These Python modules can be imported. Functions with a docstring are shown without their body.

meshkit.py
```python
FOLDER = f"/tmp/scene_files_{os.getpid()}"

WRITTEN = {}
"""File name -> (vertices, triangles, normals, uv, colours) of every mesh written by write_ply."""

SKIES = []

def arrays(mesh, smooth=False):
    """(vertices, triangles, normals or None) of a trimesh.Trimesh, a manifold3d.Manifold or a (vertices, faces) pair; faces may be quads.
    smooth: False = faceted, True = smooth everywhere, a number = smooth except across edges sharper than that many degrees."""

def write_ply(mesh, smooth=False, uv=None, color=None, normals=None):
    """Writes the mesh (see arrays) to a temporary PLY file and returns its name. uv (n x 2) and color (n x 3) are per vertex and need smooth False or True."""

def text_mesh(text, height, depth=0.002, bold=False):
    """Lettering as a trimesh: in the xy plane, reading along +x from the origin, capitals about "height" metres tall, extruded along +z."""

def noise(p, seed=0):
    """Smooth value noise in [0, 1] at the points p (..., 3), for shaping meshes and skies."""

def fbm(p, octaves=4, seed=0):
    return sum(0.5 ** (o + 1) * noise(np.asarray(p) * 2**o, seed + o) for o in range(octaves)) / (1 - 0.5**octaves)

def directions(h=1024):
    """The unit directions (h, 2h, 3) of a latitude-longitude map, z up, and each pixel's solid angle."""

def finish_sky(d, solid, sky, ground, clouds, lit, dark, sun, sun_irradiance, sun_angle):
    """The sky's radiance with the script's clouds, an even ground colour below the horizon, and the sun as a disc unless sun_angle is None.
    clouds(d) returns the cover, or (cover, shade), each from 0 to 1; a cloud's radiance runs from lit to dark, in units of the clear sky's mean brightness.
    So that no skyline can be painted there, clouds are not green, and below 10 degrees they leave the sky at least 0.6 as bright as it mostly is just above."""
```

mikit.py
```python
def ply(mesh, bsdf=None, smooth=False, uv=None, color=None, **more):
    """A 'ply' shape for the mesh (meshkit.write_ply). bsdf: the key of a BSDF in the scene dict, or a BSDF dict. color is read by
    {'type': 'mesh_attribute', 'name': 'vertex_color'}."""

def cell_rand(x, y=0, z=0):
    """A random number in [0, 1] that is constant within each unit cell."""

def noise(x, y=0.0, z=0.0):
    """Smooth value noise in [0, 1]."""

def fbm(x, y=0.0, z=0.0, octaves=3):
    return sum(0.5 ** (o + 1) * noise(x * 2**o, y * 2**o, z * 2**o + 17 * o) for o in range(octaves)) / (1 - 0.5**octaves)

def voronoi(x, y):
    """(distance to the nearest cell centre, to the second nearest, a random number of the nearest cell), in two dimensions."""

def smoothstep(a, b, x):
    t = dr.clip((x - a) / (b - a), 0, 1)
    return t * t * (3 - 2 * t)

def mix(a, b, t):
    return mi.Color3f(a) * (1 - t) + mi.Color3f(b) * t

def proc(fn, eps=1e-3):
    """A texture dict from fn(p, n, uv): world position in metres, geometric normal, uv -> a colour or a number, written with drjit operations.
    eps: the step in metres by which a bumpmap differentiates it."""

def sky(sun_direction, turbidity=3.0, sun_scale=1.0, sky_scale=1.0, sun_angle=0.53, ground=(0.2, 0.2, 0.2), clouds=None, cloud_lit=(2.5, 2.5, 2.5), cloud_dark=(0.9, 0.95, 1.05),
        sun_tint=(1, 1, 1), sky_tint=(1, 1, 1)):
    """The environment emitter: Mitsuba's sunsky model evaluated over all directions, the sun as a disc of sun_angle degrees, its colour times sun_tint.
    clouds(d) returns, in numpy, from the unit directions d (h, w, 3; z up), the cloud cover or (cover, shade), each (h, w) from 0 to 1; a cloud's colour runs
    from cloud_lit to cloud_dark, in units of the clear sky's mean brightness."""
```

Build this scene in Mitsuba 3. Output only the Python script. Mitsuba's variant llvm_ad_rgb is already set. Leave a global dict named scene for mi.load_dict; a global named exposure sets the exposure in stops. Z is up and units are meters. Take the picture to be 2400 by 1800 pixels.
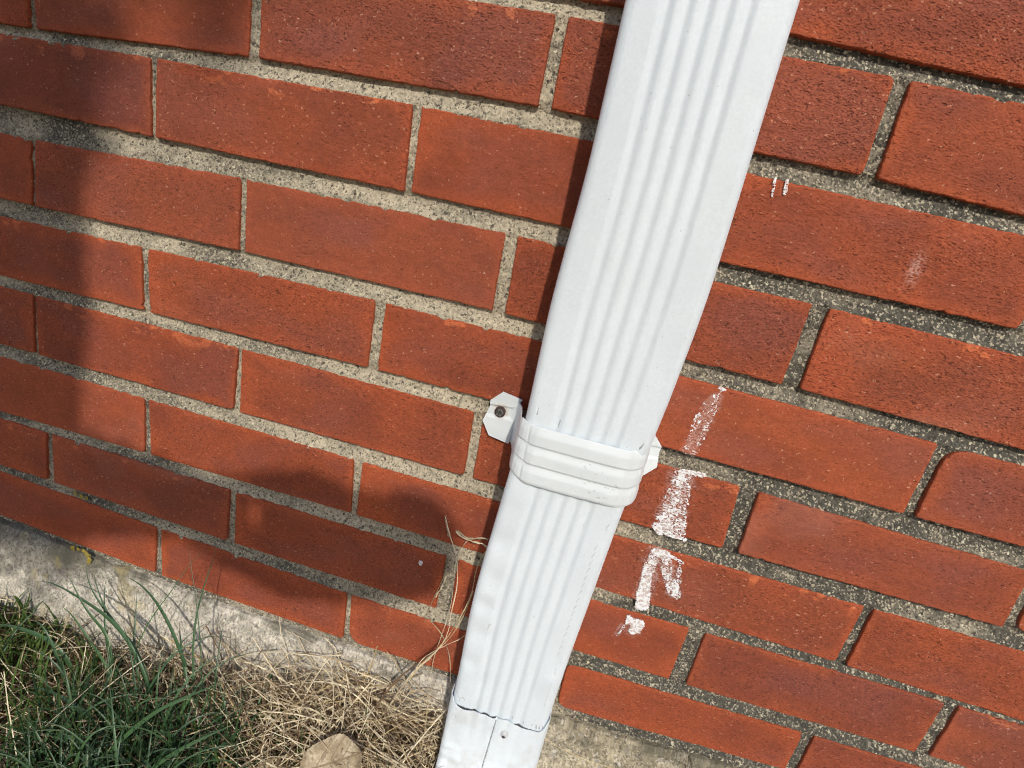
import math
import numpy as np, trimesh, mitsuba as mi, drjit as dr
import mikit, meshkit
from mikit import proc, noise, fbm, voronoi, cell_rand, smoothstep, mix
from shapely.geometry import Polygon, Point, LineString
from scipy.interpolate import PchipInterpolator

T = mi.ScalarTransform4f
scene, labels = {}, {}
# ------------------------------------------------------------------ camera, light, exposure
CAM = np.array([0.53068, -0.45396, 0.57024])
FWD = np.array([-0.135835, 0.932193, -0.335508])
UP = np.array([-0.246557, 0.296186, 0.922759])
scene['camera'] = {'type': 'perspective', 'fov': 82.373, 'fov_axis': 'x', 'near_clip': 0.02, 'far_clip': 500.0,
                   'to_world': T().look_at(origin=CAM.tolist(), target=(CAM + FWD).tolist(), up=UP.tolist())}
SUN = np.array([0.265, -1.0, 0.77])
scene['sky'] = mikit.sky(SUN.tolist(), turbidity=3.0, sun_scale=0.94, sky_scale=2.4, sun_angle=1.3, sun_tint=(0.915, 1.05, 1.28), sky_tint=(1.30, 1.0, 0.83), ground=(0.2, 0.19, 0.15))
exposure = 1.3
Sn = SUN / np.linalg.norm(SUN)

# ------------------------------------------------------------------ helpers
def key_for(name, parent=None):
    base = (parent + '__' if parent else '') + name
    k, i = base, 0
    while k in scene or k in labels or any(s.startswith(k + '__') for s in (scene if not parent else ())):
        i += 1
        k = f'{base}_{i:03d}'
    return k

def obj(name, mesh, mat, parent=None, smooth=False, uv=None, **tags):
    k = key_for(name, parent)
    scene[k] = mikit.ply(mesh, mat, smooth=smooth, uv=uv)
    if tags:
        labels[k] = tags
    return k

def thing(name, **tags):
    k = key_for(name)
    labels[k] = tags
    return k

def grid_faces(nr, nc, wrap=False):
    i = np.arange(nr - 1)[:, None]
    j = np.arange(nc if wrap else nc - 1)[None, :]
    j2 = (j + 1) % nc
    a, b, c, d = i * nc + j, i * nc + j2, (i + 1) * nc + j2, (i + 1) * nc + j
    a, b, c, d = [np.broadcast_to(x, (nr - 1, j.shape[1])).ravel() for x in (a, b, c, d)]
    return np.stack([a, b, c, d], 1)

def nfbm(p, octs=3, seed=0):
    p = np.asarray(p, float)
    return sum(0.5 ** (o + 1) * meshkit.noise(p * 2 ** o, seed + o) for o in range(octs)) / (1 - 0.5 ** octs)

def n2(x, z, s, octs=3, seed=0):
    """signed fbm of (x, z) with feature size s"""
    return 2 * nfbm(np.stack([x / s, z / s, np.zeros_like(x) + seed * 3.7], -1), octs, seed) - 1

def sst(a, b, x):
    t = np.clip((x - a) / (b - a), 0, 1)
    return t * t * (3 - 2 * t)

rng = np.random.default_rng(7)

# ------------------------------------------------------------------ materials
# chalky dust round the white paint marks: (x0, z0, x1, z1, half width, strength)
DUST = [(.618, .368, .6205, .316, .0145, .40), (.616, .288, .6185, .238, .0105, .40), (.6265, .288, .642, .258, .0095, .42), (.624, .437, .6160, .3900, .0075, .34), (.617, .211, .619, .206, .0105, .30), (.609, .207, .607, .196, .0035, .3)]
def seg_dist(x, z, s):
    ax, az, bx, bz = s[:4]
    dx, dz = bx - ax, bz - az
    t = dr.clip(((x - ax) * dx + (z - az) * dz) / (dx * dx + dz * dz), 0, 1)
    return dr.sqrt(dr.square(x - ax - t * dx) + dr.square(z - az - t * dz))

def brick_colour(p, n, uv):
    i = dr.floor(uv.x)
    xl = (uv.x - i) * 2 - 0.5
    e = dr.minimum(dr.minimum(xl, 1 - xl) * 0.216, dr.minimum(uv.y, 1 - uv.y) * 0.060)
    r1, r2, r3 = cell_rand(i, 3), cell_rand(i, 7), cell_rand(i, 11)
    x, y, z = p.x, p.y, p.z
    low = fbm(x * 26 + 9 * r1, z * 40, y * 20, 3)
    mid = fbm(x * 130, z * 200, y * 100, 3)
    fine = noise(x * 800, z * 1350, y * 600)
    fine2 = noise(x * 1700 + 3, z * 2600, y * 1200)
    core = mix((0.325, 0.073, 0.030), (0.240, 0.058, 0.030), dr.clip((low - 0.28) * 1.7 + (r2 - 0.5) * 0.5, 0, 1))
    core = mix(core, (0.275, 0.076, 0.048), smoothstep(0.45, 0.75, fbm(x * 17 + 5 * r3, z * 30 + 3, 2.0, 2)) * 0.6)
    edge = mix((0.415, 0.091, 0.032), (0.360, 0.076, 0.033), r1)
    w = smoothstep(0.009 + 0.010 * r3, 0.0, e + (low - 0.5) * 0.018 + (mid - 0.5) * 0.006)
    endw = smoothstep(0.06 * r2 + 0.012, 0.0, xl * 0.216 + (low - 0.5) * 0.05) * smoothstep(0.35, 0.6, r3)
    c = mix(core, edge, dr.clip(w * 0.75 + endw * 0.55, 0, 1))
    # little spalls of fresh orange clay along the top arris
    sp = smoothstep(0.66, 0.74, fbm(x * 75 + 4 * r2, z * 110, 1.0, 3)) * smoothstep(0.35, 0.5, r2) * smoothstep(0.016, 0.004, (1 - uv.y) * 0.060)
    c = mix(c, (0.58, 0.150, 0.060), sp * 0.7)
    c = c * (0.59 + 0.46 * fine + 0.20 * mid + 0.32 * (fine2 - 0.5))
    pit = smoothstep(0.30, 0.14, noise(x * 760 + 7, z * 1500 + 3, y * 500)) * smoothstep(0.30, 0.6, mid)
    c = c * (1 - 0.5 * pit)
    dust = mi.Float(0)
    for s in DUST:
        dust = dr.maximum(dust, smoothstep(s[4], s[4] * 0.35, seg_dist(x, z, s) + (mid - 0.5) * s[4] * 0.9) * s[5])
    c = mix(c, (0.66, 0.60, 0.60), dust * smoothstep(0.28, 0.78, 0.55 * fine + 0.45 * fine2))
    rub = dr.exp(-dr.square((x - 0.7219) / 0.004) - dr.square((z - 0.5605) / 0.010)) * smoothstep(0.25, 0.75, fine)
    c = mix(c, (0.60, 0.44, 0.40), rub * 0.55)
    s1, s2, s3 = voronoi(x * 260 + 0.8 * fine, z * 330 + 0.8 * fine2)
    speck = smoothstep(0.86, 0.90, s3) * smoothstep(0.17 + 0.10 * r2, 0.06, s1 + 0.25 * (fine2 - 0.5))
    c = mix(c, mix((0.66, 0.36, 0.25), (0.50, 0.20, 0.11), cell_rand(s3 * 999, 3)), speck * 0.7)
    # pale weathered bloom on a few bricks
    bl = smoothstep(0.55, 0.85, fbm(x * 14, z * 22, 4.0, 3)) * smoothstep(0.5, 0.9, r3)
    c = mix(c, (0.36, 0.17, 0.12), bl * 0.25)
    return c * mix((0.92, 0.90, 0.92), (1.06, 1.09, 1.06), r1) * mix((1.0, 1.0, 1.0), (0.92, 1.0, 1.16), smoothstep(0.6, 1.0, cell_rand(i, 15)))

def brick_bump(p, n, uv):
    x, y, z = p.x, p.y, p.z
    a = noise(x * 800, z * 1350, y * 600)
    b = noise(x * 1700 + 3, z * 2600, y * 900)
    return a * 0.6 + b * 0.35 + fbm(x * 160, z * 260, y * 90, 2) * 0.6 - 0.5 * smoothstep(0.30, 0.14, noise(x * 760 + 7, z * 1500 + 3, y * 500))

scene['brick_mat'] = {'type': 'bumpmap', 'arbitrary': proc(brick_bump, 2.5e-4), 'scale': 0.0009,
                      'bsdf': {'type': 'principled', 'base_color': proc(brick_colour), 'roughness': 0.78, 'specular': 0.35}}

def dirt_amount(x, z):
    b = 0.36 + 0.44 * smoothstep(0.54, 0.63, x) - 0.08 * smoothstep(0.80, 0.95, x) + 0.20 * smoothstep(0.30, 0.05, x) - 0.06 * smoothstep(0.06, 0.0, dr.abs(x - 0.42))
    b = b + 0.12 * smoothstep(0.22, 0.12, z)
    return b + (fbm(x * 22, z * 60, 3.0, 4) - 0.5) * (0.85 - 0.10 * smoothstep(0.54, 0.63, x))

def grains(x, z, f, k=0.0):
    """sand: a random number per grain and how far inside the grain the point lies, with broken outlines"""
    wx, wz = noise(x * f * 2.3, z * f * 2.3, 1 + k) - 0.5, noise(x * f * 2.3, z * f * 2.3, 5 + k) - 0.5
    d1, d2, q = voronoi(x * f + 0.55 * wx + k, z * f + 0.55 * wz)
    return q, smoothstep(0.02, 0.16, d2 - d1)

def mortar_colour(p, n, uv):
    x, z = p.x, p.z
    dirt = smoothstep(0.12, 0.85, dirt_amount(x, z))
    q1, i1 = grains(x, z, 900.0)
    q2, i2 = grains(x, z, 520.0, 3.0)
    m = fbm(x * 500, z * 500, p.y * 300, 3)
    c = mix((0.53, 0.465, 0.35), (0.100, 0.095, 0.080), dirt) * (0.34 + 1.2 * m)
    light = mix((0.66, 0.59, 0.46), (0.36, 0.32, 0.26), cell_rand(q1 * 999, 2))
    c = mix(c, light, i1 * smoothstep(0.54 + 0.20 * dirt, 0.66 + 0.20 * dirt, q1) * 0.75)
    c = mix(c, (0.045, 0.042, 0.036), i1 * smoothstep(0.20, 0.13, q1) * 0.7)
    c = mix(c, mix((0.68, 0.64, 0.50), (0.42, 0.36, 0.27), cell_rand(q2 * 999, 5)), i2 * smoothstep(0.92, 0.94, q2) * 0.85)
    return mix(c, (0.05, 0.045, 0.04), i2 * smoothstep(0.05, 0.03, q2) * 0.8)

def mortar_bump(p, n, uv):
    q1, i1 = grains(p.x, p.z, 900.0)
    q2, i2 = grains(p.x, p.z, 520.0, 3.0)
    return i1 * q1 * 0.8 + 1.2 * i2 * smoothstep(0.6, 0.9, q2) - 0.9 * i2 * smoothstep(0.10, 0.03, q2) + fbm(p.x * 900, p.z * 900, 0.0, 2) * 0.5

scene['mortar_mat'] = {'type': 'bumpmap', 'arbitrary': proc(mortar_bump, 2.5e-4), 'scale': 0.0007,
                       'bsdf': {'type': 'principled', 'base_color': proc(mortar_colour), 'roughness': 0.95, 'specular': 0.2}}

def concrete_colour(p, n, uv):
    x, z = p.x, p.z - p.y
    q1, i1 = grains(x, z, 640.0, 2.0)
    q2, i2 = grains(x, z, 300.0, 4.0)
    f = fbm(x * 45, z * 60, 0.0, 4)
    m = fbm(x * 380, z * 380, 0.0, 3)
    warm = smoothstep(0.50, 0.62, x)
    c = mix(mix((0.58, 0.545, 0.47), (0.47, 0.44, 0.375), smoothstep(0.35, 0.75, f)), mix((0.46, 0.41, 0.29), (0.27, 0.24, 0.17), smoothstep(0.3, 0.7, f)), warm)
    c = c * (0.38 + 1.18 * m)
    c = mix(c, mix((0.76, 0.73, 0.66), (0.42, 0.33, 0.25), cell_rand(q1 * 999, 2)), i1 * smoothstep(0.62, 0.72, q1) * 0.6)
    c = mix(c, (0.10, 0.09, 0.08), i1 * smoothstep(0.24, 0.15, q1) * 0.6)
    c = mix(c, mix((0.66, 0.64, 0.60), (0.25, 0.23, 0.22), cell_rand(q2 * 999, 4)), i2 * smoothstep(0.93, 0.95, q2) * 0.6)
    # dark grey patch at the far left and algae along the upper edge
    st = smoothstep(0.075, 0.015, x + (f - 0.5) * 0.06) * smoothstep(0.035, 0.062, z + (f - 0.5) * 0.05)
    c = mix(c, c * 0.45, st)
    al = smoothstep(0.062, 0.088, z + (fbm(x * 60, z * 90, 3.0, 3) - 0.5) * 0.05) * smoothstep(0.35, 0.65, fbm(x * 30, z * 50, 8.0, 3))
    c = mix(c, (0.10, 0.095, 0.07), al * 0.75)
    li = smoothstep(0.58, 0.70, fbm(x * 70 + 2, z * 55, 5.0, 4)) * smoothstep(0.14, 0.05, dr.abs(x - 0.06)) * (0.10 + 0.5 * m)
    return mix(c, (0.42, 0.33, 0.13), li)

def concrete_bump(p, n, uv):
    x, z = p.x, p.z - p.y
    q1, i1 = grains(x, z, 640.0, 2.0)
    q2, i2 = grains(x, z, 300.0, 4.0)
    return fbm(x * 300, z * 300, 0.0, 3) + 0.5 * i1 * q1 + 0.8 * i2 * smoothstep(0.7, 0.95, q2) - 1.0 * i2 * smoothstep(0.12, 0.04, q2)

scene['concrete_mat'] = {'type': 'bumpmap', 'arbitrary': proc(concrete_bump, 3e-4), 'scale': 0.0012,
                         'bsdf': {'type': 'principled', 'base_color': proc(concrete_colour), 'roughness': 0.95, 'specular': 0.2}}

SCR = []   # thin scuffs on the pipe: (x0, z0, x1, z1, half width)
def seg_dist(x, z, s):
    ax, az, bx, bz = s[:4]
    dx, dz = bx - ax, bz - az
    t = dr.clip(((x - ax) * dx + (z - az) * dz) / (dx * dx + dz * dz), 0, 1)
    return dr.sqrt(dr.square(x - ax - t * dx) + dr.square(z - az - t * dz))

def paint_coat(x, y, z):
    c = mix((0.668, 0.735, 0.800), (0.610, 0.678, 0.745), fbm(x * 30, z * 14, y * 30, 3))
    return c * (0.965 + 0.07 * noise(x * 900, z * 900, y * 900))

def elbow_colour(p, n, uv):
    x, y, z = p.x, p.y, p.z
    c = paint_coat(x, y, z)
    grime = smoothstep(0.50, 0.80, fbm(x * 90, z * 55, y * 60, 4))
    c = mix(c, (0.40, 0.39, 0.37), grime * 0.30)
    m = mi.Float(0)
    for s in SEAM:                                       # dark line along the lapped seam
        m = dr.maximum(m, smoothstep(s[4], s[4] * 0.4, seg_dist(x, z, s) + (noise(x * 1500, z * 700) - 0.5) * s[4] * 0.6) * s[5])
    return mix(c, (0.12, 0.12, 0.125), m)

SEAM = [(.5201, .1180, .5190, .0867, .00065, .9), (.5190, .0867, .5178, .0540, .00065, .9)]
def pipe_colour(p, n, uv):
    x, y, z = p.x, p.y, p.z
    c = paint_coat(x, y, z)
    k = cell_rand(dr.floor(x * 420), dr.floor(z * 420), dr.floor(y * 200))
    u, v = x * 420 - dr.floor(x * 420) - 0.5, z * 420 - dr.floor(z * 420) - 0.5
    dot = smoothstep(0.9925, 0.994, k) * smoothstep(0.16, 0.08, dr.sqrt(u * u + v * v))
    grime = smoothstep(0.60, 0.85, fbm(x * 90, z * 55, y * 60, 4)) * smoothstep(0.25, 0.12, z)
    c = mix(c, (0.50, 0.50, 0.49), grime * 0.25)
    c = mix(c, (0.09, 0.09, 0.095), smoothstep(0.1212, 0.1196, z + (noise(x * 700, 3.0) - 0.5) * 0.0008 - 0.0120 * smoothstep(-0.0580, -0.047, y)))  # shade of the collar gap painted on the pipe below the rim
    m = mi.Float(0)
    for s in SCR:
        m = dr.maximum(m, smoothstep(s[4], s[4] * 0.4, seg_dist(x, z, s) + (noise(x * 1500, z * 1500) - 0.5) * s[4] * 1.2) * s[5])
    return mix(mix(c, (0.16, 0.16, 0.17), dot * 0.75), (0.20, 0.20, 0.21), m)

def paint_bump(p, n, uv):
    return fbm(p.x * 45, p.z * 30, p.y * 45, 2) + 0.06 * noise(p.x * 700, p.z * 700, p.y * 700)

scene['pipe_mat'] = {'type': 'twosided', 'bsdf': {'type': 'bumpmap', 'arbitrary': proc(paint_bump, 6e-4), 'scale': 0.0006,
                     'bsdf': {'type': 'principled', 'base_color': proc(pipe_colour), 'roughness': 0.29, 'specular': 0.5}}}

scene['elbow_mat'] = {'type': 'twosided', 'bsdf': {'type': 'bumpmap', 'arbitrary': proc(paint_bump, 6e-4), 'scale': 0.0006,
                      'bsdf': {'type': 'principled', 'base_color': proc(elbow_colour), 'roughness': 0.36, 'specular': 0.5}}}

def strap_colour(p, n, uv):
    x, y, z = p.x, p.y, p.z
    c = mix((0.645, 0.695, 0.735), (0.585, 0.635, 0.675), fbm(x * 70, z * 50, y * 70, 3))
    k = cell_rand(dr.floor(x * 900), dr.floor(z * 900), 3)
    spk = smoothstep(0.955, 0.965, k) * smoothstep(0.45, 0.70, fbm(x * 40, z * 60, 1.0, 3)) * smoothstep(0.505, 0.53, x) * smoothstep(0.395, 0.385, z)
    c = mix(c, (0.30, 0.29, 0.28), spk * 0.55)
    rust = smoothstep(0.0085, 0.004, dr.sqrt(dr.square(x - 0.460) + dr.square(z - 0.3825)) + (noise(x * 500, z * 500) - 0.5) * 0.003)
    return mix(c, (0.52, 0.40, 0.30), rust * 0.55)

scene['strap_mat'] = {'type': 'twosided', 'bsdf': {'type': 'bumpmap', 'arbitrary': proc(paint_bump, 6e-4), 'scale': 0.0004,
                      'bsdf': {'type': 'principled', 'base_color': proc(strap_colour), 'roughness': 0.38, 'specular': 0.5}}}
scene['screw_mat'] = {'type': 'principled', 'base_color': proc(lambda p, n, uv: mix((0.10, 0.075, 0.07), (0.055, 0.035, 0.03), fbm(p.x * 900, p.z * 900, 0.0, 2))), 'roughness': 0.45, 'metallic': 0.5}
scene['screw_head_mat'] = {'type': 'principled', 'base_color': proc(lambda p, n, uv: mix((0.34, 0.35, 0.34), (0.12, 0.12, 0.12), smoothstep(0.35, 0.65, fbm(p.x * 800, p.z * 800, 0.0, 3)))), 'roughness': 0.4, 'metallic': 0.8}
scene['steel_mat'] = {'type': 'principled', 'base_color': proc(lambda p, n, uv: mix((0.06, 0.06, 0.06), (0.55, 0.56, 0.57), smoothstep(0.0012, 0.0017, dr.sqrt(dr.square(p.x - 0.5301) + dr.square(p.z - 0.1076))))), 'roughness': 0.35, 'metallic': 0.2}  # darkness of the drive recess painted into the screw colour
scene['smear_mat'] = {'type': 'twosided', 'bsdf': {'type': 'principled', 'roughness': 0.6, 'specular': 0.4,
                      'base_color': proc(lambda p, n, uv: mix((0.74, 0.77, 0.81), (0.50, 0.40, 0.38), smoothstep(0.38, 0.72, fbm(p.x * 600, p.z * 800, 0.0, 3))))}}
scene['lichen_mat'] = {'type': 'principled', 'roughness': 0.95, 'base_color': proc(lambda p, n, uv: mix((0.34, 0.25, 0.035), (0.15, 0.13, 0.035), fbm(p.x * 600, p.z * 600, 0.0, 3)))}

def straw_colour(p, n, uv):
    r = cell_rand(dr.floor(uv.x), 4)
    r2 = cell_rand(dr.floor(uv.x), 9)
    c = mix((0.72, 0.64, 0.47), (0.40, 0.32, 0.21), smoothstep(0.22, 0.62, r))
    c = mix(c, (0.52, 0.40, 0.18), smoothstep(0.80, 0.88, r2) * 0.6)
    c = mix(c, (0.17, 0.11, 0.065), smoothstep(0.74, 0.86, r))
    return c * (0.75 + 0.45 * noise(uv.y * 14, r * 90))

def thatch_colour(p, n, uv):
    r = cell_rand(dr.floor(uv.x), 4)
    c = mix((0.22, 0.155, 0.09), (0.05, 0.035, 0.022), r)
    c = mix(c, (0.11, 0.12, 0.05), smoothstep(0.7, 0.8, cell_rand(dr.floor(uv.x), 8)))
    return c * (0.75 + 0.5 * noise(uv.y * 12, r * 90))

def green_colour(p, n, uv):
    r = cell_rand(dr.floor(uv.x), 4)
    c = mix((0.070, 0.130, 0.042), (0.120, 0.190, 0.055), r)
    c = mix(c, (0.12, 0.165, 0.05), smoothstep(0.80, 0.9, cell_rand(dr.floor(uv.x), 6)))
    c = mix(c, mix((0.030, 0.072, 0.036), (0.060, 0.125, 0.050), r), smoothstep(2999.0, 2999.5, uv.x) * smoothstep(3999.5, 3999.0, uv.x))  # tuft-heart blades get a darker green that includes the shadow there
    return c * (0.85 + 0.3 * noise(uv.y * 10, r * 50))

def blade_colour(p, n, uv):
    r = cell_rand(dr.floor(uv.x), 4)
    c = mix((0.034, 0.080, 0.036), (0.062, 0.135, 0.048), r)  # dark green blades, deepened in colour for the shadow over the tuft
    c = mix(c, (0.05, 0.065, 0.06), smoothstep(0.75, 0.0, uv.y) * 0.35)
    return mix(c, (0.20, 0.17, 0.08), smoothstep(0.07, 0.0, uv.y)) * (0.85 + 0.3 * noise((uv.x - dr.floor(uv.x)) * 9, r * 40))

scene['straw_mat'] = {'type': 'twosided', 'bsdf': {'type': 'principled', 'base_color': proc(straw_colour), 'roughness': 0.55, 'specular': 0.35}}
scene['thatch_mat'] = {'type': 'twosided', 'bsdf': {'type': 'principled', 'base_color': proc(thatch_colour), 'roughness': 0.9, 'specular': 0.2}}
scene['green_mat'] = {'type': 'principledthin', 'base_color': proc(green_colour), 'roughness': 0.45, 'diff_trans': 0.6}
scene['blade_mat'] = {'type': 'twosided', 'bsdf': {'type': 'principled', 'base_color': proc(blade_colour), 'roughness': 0.42, 'specular': 0.5}}
scene['shade_caster_mat'] = {'type': 'twosided', 'bsdf': {'type': 'principled', 'base_color': {'type': 'rgb', 'value': [0.05, 0.09, 0.03]}, 'roughness': 0.5}}
scene['caster_stem_mat'] = {'type': 'principled', 'base_color': {'type': 'rgb', 'value': [0.16, 0.12, 0.09]}, 'roughness': 0.9}
scene['soil_mat'] = {'type': 'principled', 'roughness': 1.0, 'specular': 0.1, 'base_color': proc(lambda p, n, uv: mix((0.10, 0.07, 0.045), (0.19, 0.15, 0.09), fbm(p.x * 120, p.y * 120, p.z * 120, 3)))}

def leaf_colour(p, n, uv):
    a, b = uv.x, uv.y                       # leaf plane, in units of its radius
    m = smoothstep(0.050, 0.012, dr.abs(b - 0.06 * a))
    for k, s in ((-0.55, 0.8), (-0.1, 0.75), (0.35, 0.7)):
        m = dr.maximum(m, smoothstep(0.040, 0.010, dr.abs((a - k) - s * dr.abs(b) - 0.15 * b * b)) * 0.8)
    e1, e2, q = voronoi(a * 6, b * 6)
    m = dr.maximum(m, smoothstep(0.05, 0.0, e2 - e1) * 0.4)
    c = mix((0.46, 0.39, 0.28), (0.30, 0.24, 0.16), smoothstep(0.3, 0.7, fbm(a * 4, b * 4, 0.0, 4)))
    c = mix(c, (0.20, 0.15, 0.10), smoothstep(0.68, 0.76, fbm(a * 9 + 3, b * 9, 2.0, 2)) * 0.7)
    c = c * (0.75 + 0.5 * fbm(a * 14, b * 14, 3.0, 3))
    return mix(c, (0.22, 0.16, 0.10), m * 0.85)
scene['leaf_mat'] = {'type': 'twosided', 'bsdf': {'type': 'principled', 'base_color': proc(leaf_colour), 'roughness': 0.75, 'specular': 0.25}}

# ------------------------------------------------------------------ the wall's courses as they stand (metres)
# row -> (top edge coefficients, bottom edge coefficients) of z(x), highest power first, z above 0.68
EDGE = {0: ([-0.1582, 0.1592, -0.0442], [-0.0771, 0.0647, -0.0768]), 1: ([-0.0451, 0.0342, -0.0840], [-0.0119, 0.0054, -0.1408]),
        2: ([-0.0447, 0.0401, -0.1638], [-0.0362, 0.0267, -0.2217]), 3: ([-0.0352, 0.0305, -0.2379], [-0.0261, 0.0198, -0.2959]),
        4: ([-0.0254, 0.0119, -0.3068], [0.0038, -0.0039, -0.3681]), 5: ([0.0074, -0.0102, -0.3819], [-0.0243, 0.0192, -0.4457]),
        6: ([0.0163, -0.0132, -0.4546], [0.0369, -0.0302, -0.5133]), 7: ([0.0636, -0.0573, -0.5236], [0.095, -0.066, -0.5830])}
JOINT = {0: [(.0100, .0100, .0159, .0159), (.2110, .2102, .2202, .2202), (.4426, .4420, .4517, .4520), (.6658, .6681, .6754, .6772)],
         1: [(.1234, .1229, .1304, .1278), (.3482, .3497, .3552, .3551), (.566, .566, .576, .576), (.7980, .7991, .808, .809)],
         2: [(.0020, -.0026, .0072, .0015), (.2075, .2077, .2126, .2134), (.4357, .4363, .4457, .4474), (.6672, .6663, .6790, .6795)],
         3: [(.1110, .1117, .1184, .1188), (.3363, .3363, .3460, .3456), (.566, .566, .576, .576), (.7846, .7836, .7924, .7924)],
         4: [(-.0101, -.0143, -.0061, -.0088), (.2109, .2072, .2148, .2150), (.4367, .4383, .4460, .4465), (.6639, .6679, .6790, .6804), (.885, .8869, .894, .896)],
         5: [(.1108, .1093, .1160, .1176), (.3328, .3363, .3423, .3421), (.562, .562, .572, .572), (.7890, .7871, .7966, .7962)],
         6: [(-.0080, -.0127, -.0007, -.0026), (.2067, .2052, .2144, .2142), (.4359, .4348, .4477, .4492), (.6657, .6641, .6797, .6795), (.8793, .8781, .8908, .8903)],
         7: [(.1221, .1195, .1277, .1281), (.3422, .3430, .3469, .350), (.560, .560, .5715, .5725), (.7899, .7890, .7991, .7991)]}
XC = np.linspace(-0.02, 0.90, 24)
def row_edge(r, top):
    def f(x):
        x = np.asarray(x, float)
        if r in EDGE:
            c = EDGE[r][0 if top else 1]
            return np.polyval(c, np.clip(x, 0.40 if (r == 0 and top) else -0.06, 0.78 if (r == 0 and top) else 0.93)) + 0.68
        # courses outside the photographed part: regular, following row 0 / row 7
        base = 0.68 + 0.002 - 0.0749 * r
        return base - (0.0 if top else 0.0605) + 0 * x
    if r == -1 and not top:
        return lambda x: row_edge(0, True)(x) + 0.0115
    return f
for r in range(-30, 8):
    js = list(JOINT.get(r, []))
    if not js:
        off = 0.005 if r % 2 == 0 else 0.117
        js = [(off + 0.2255 * k, off + 0.2255 * k, off + 0.2255 * k + 0.009, off + 0.2255 * k + 0.009) for k in range(4)]
    while js[0][0] > -1.7:
        a = js[0]; js.insert(0, tuple(v - 0.2255 for v in a))
    while js[-1][0] < 2.6:
        a = js[-1]; js.append(tuple(v + 0.2255 for v in a))
    JOINT[r] = js

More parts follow.
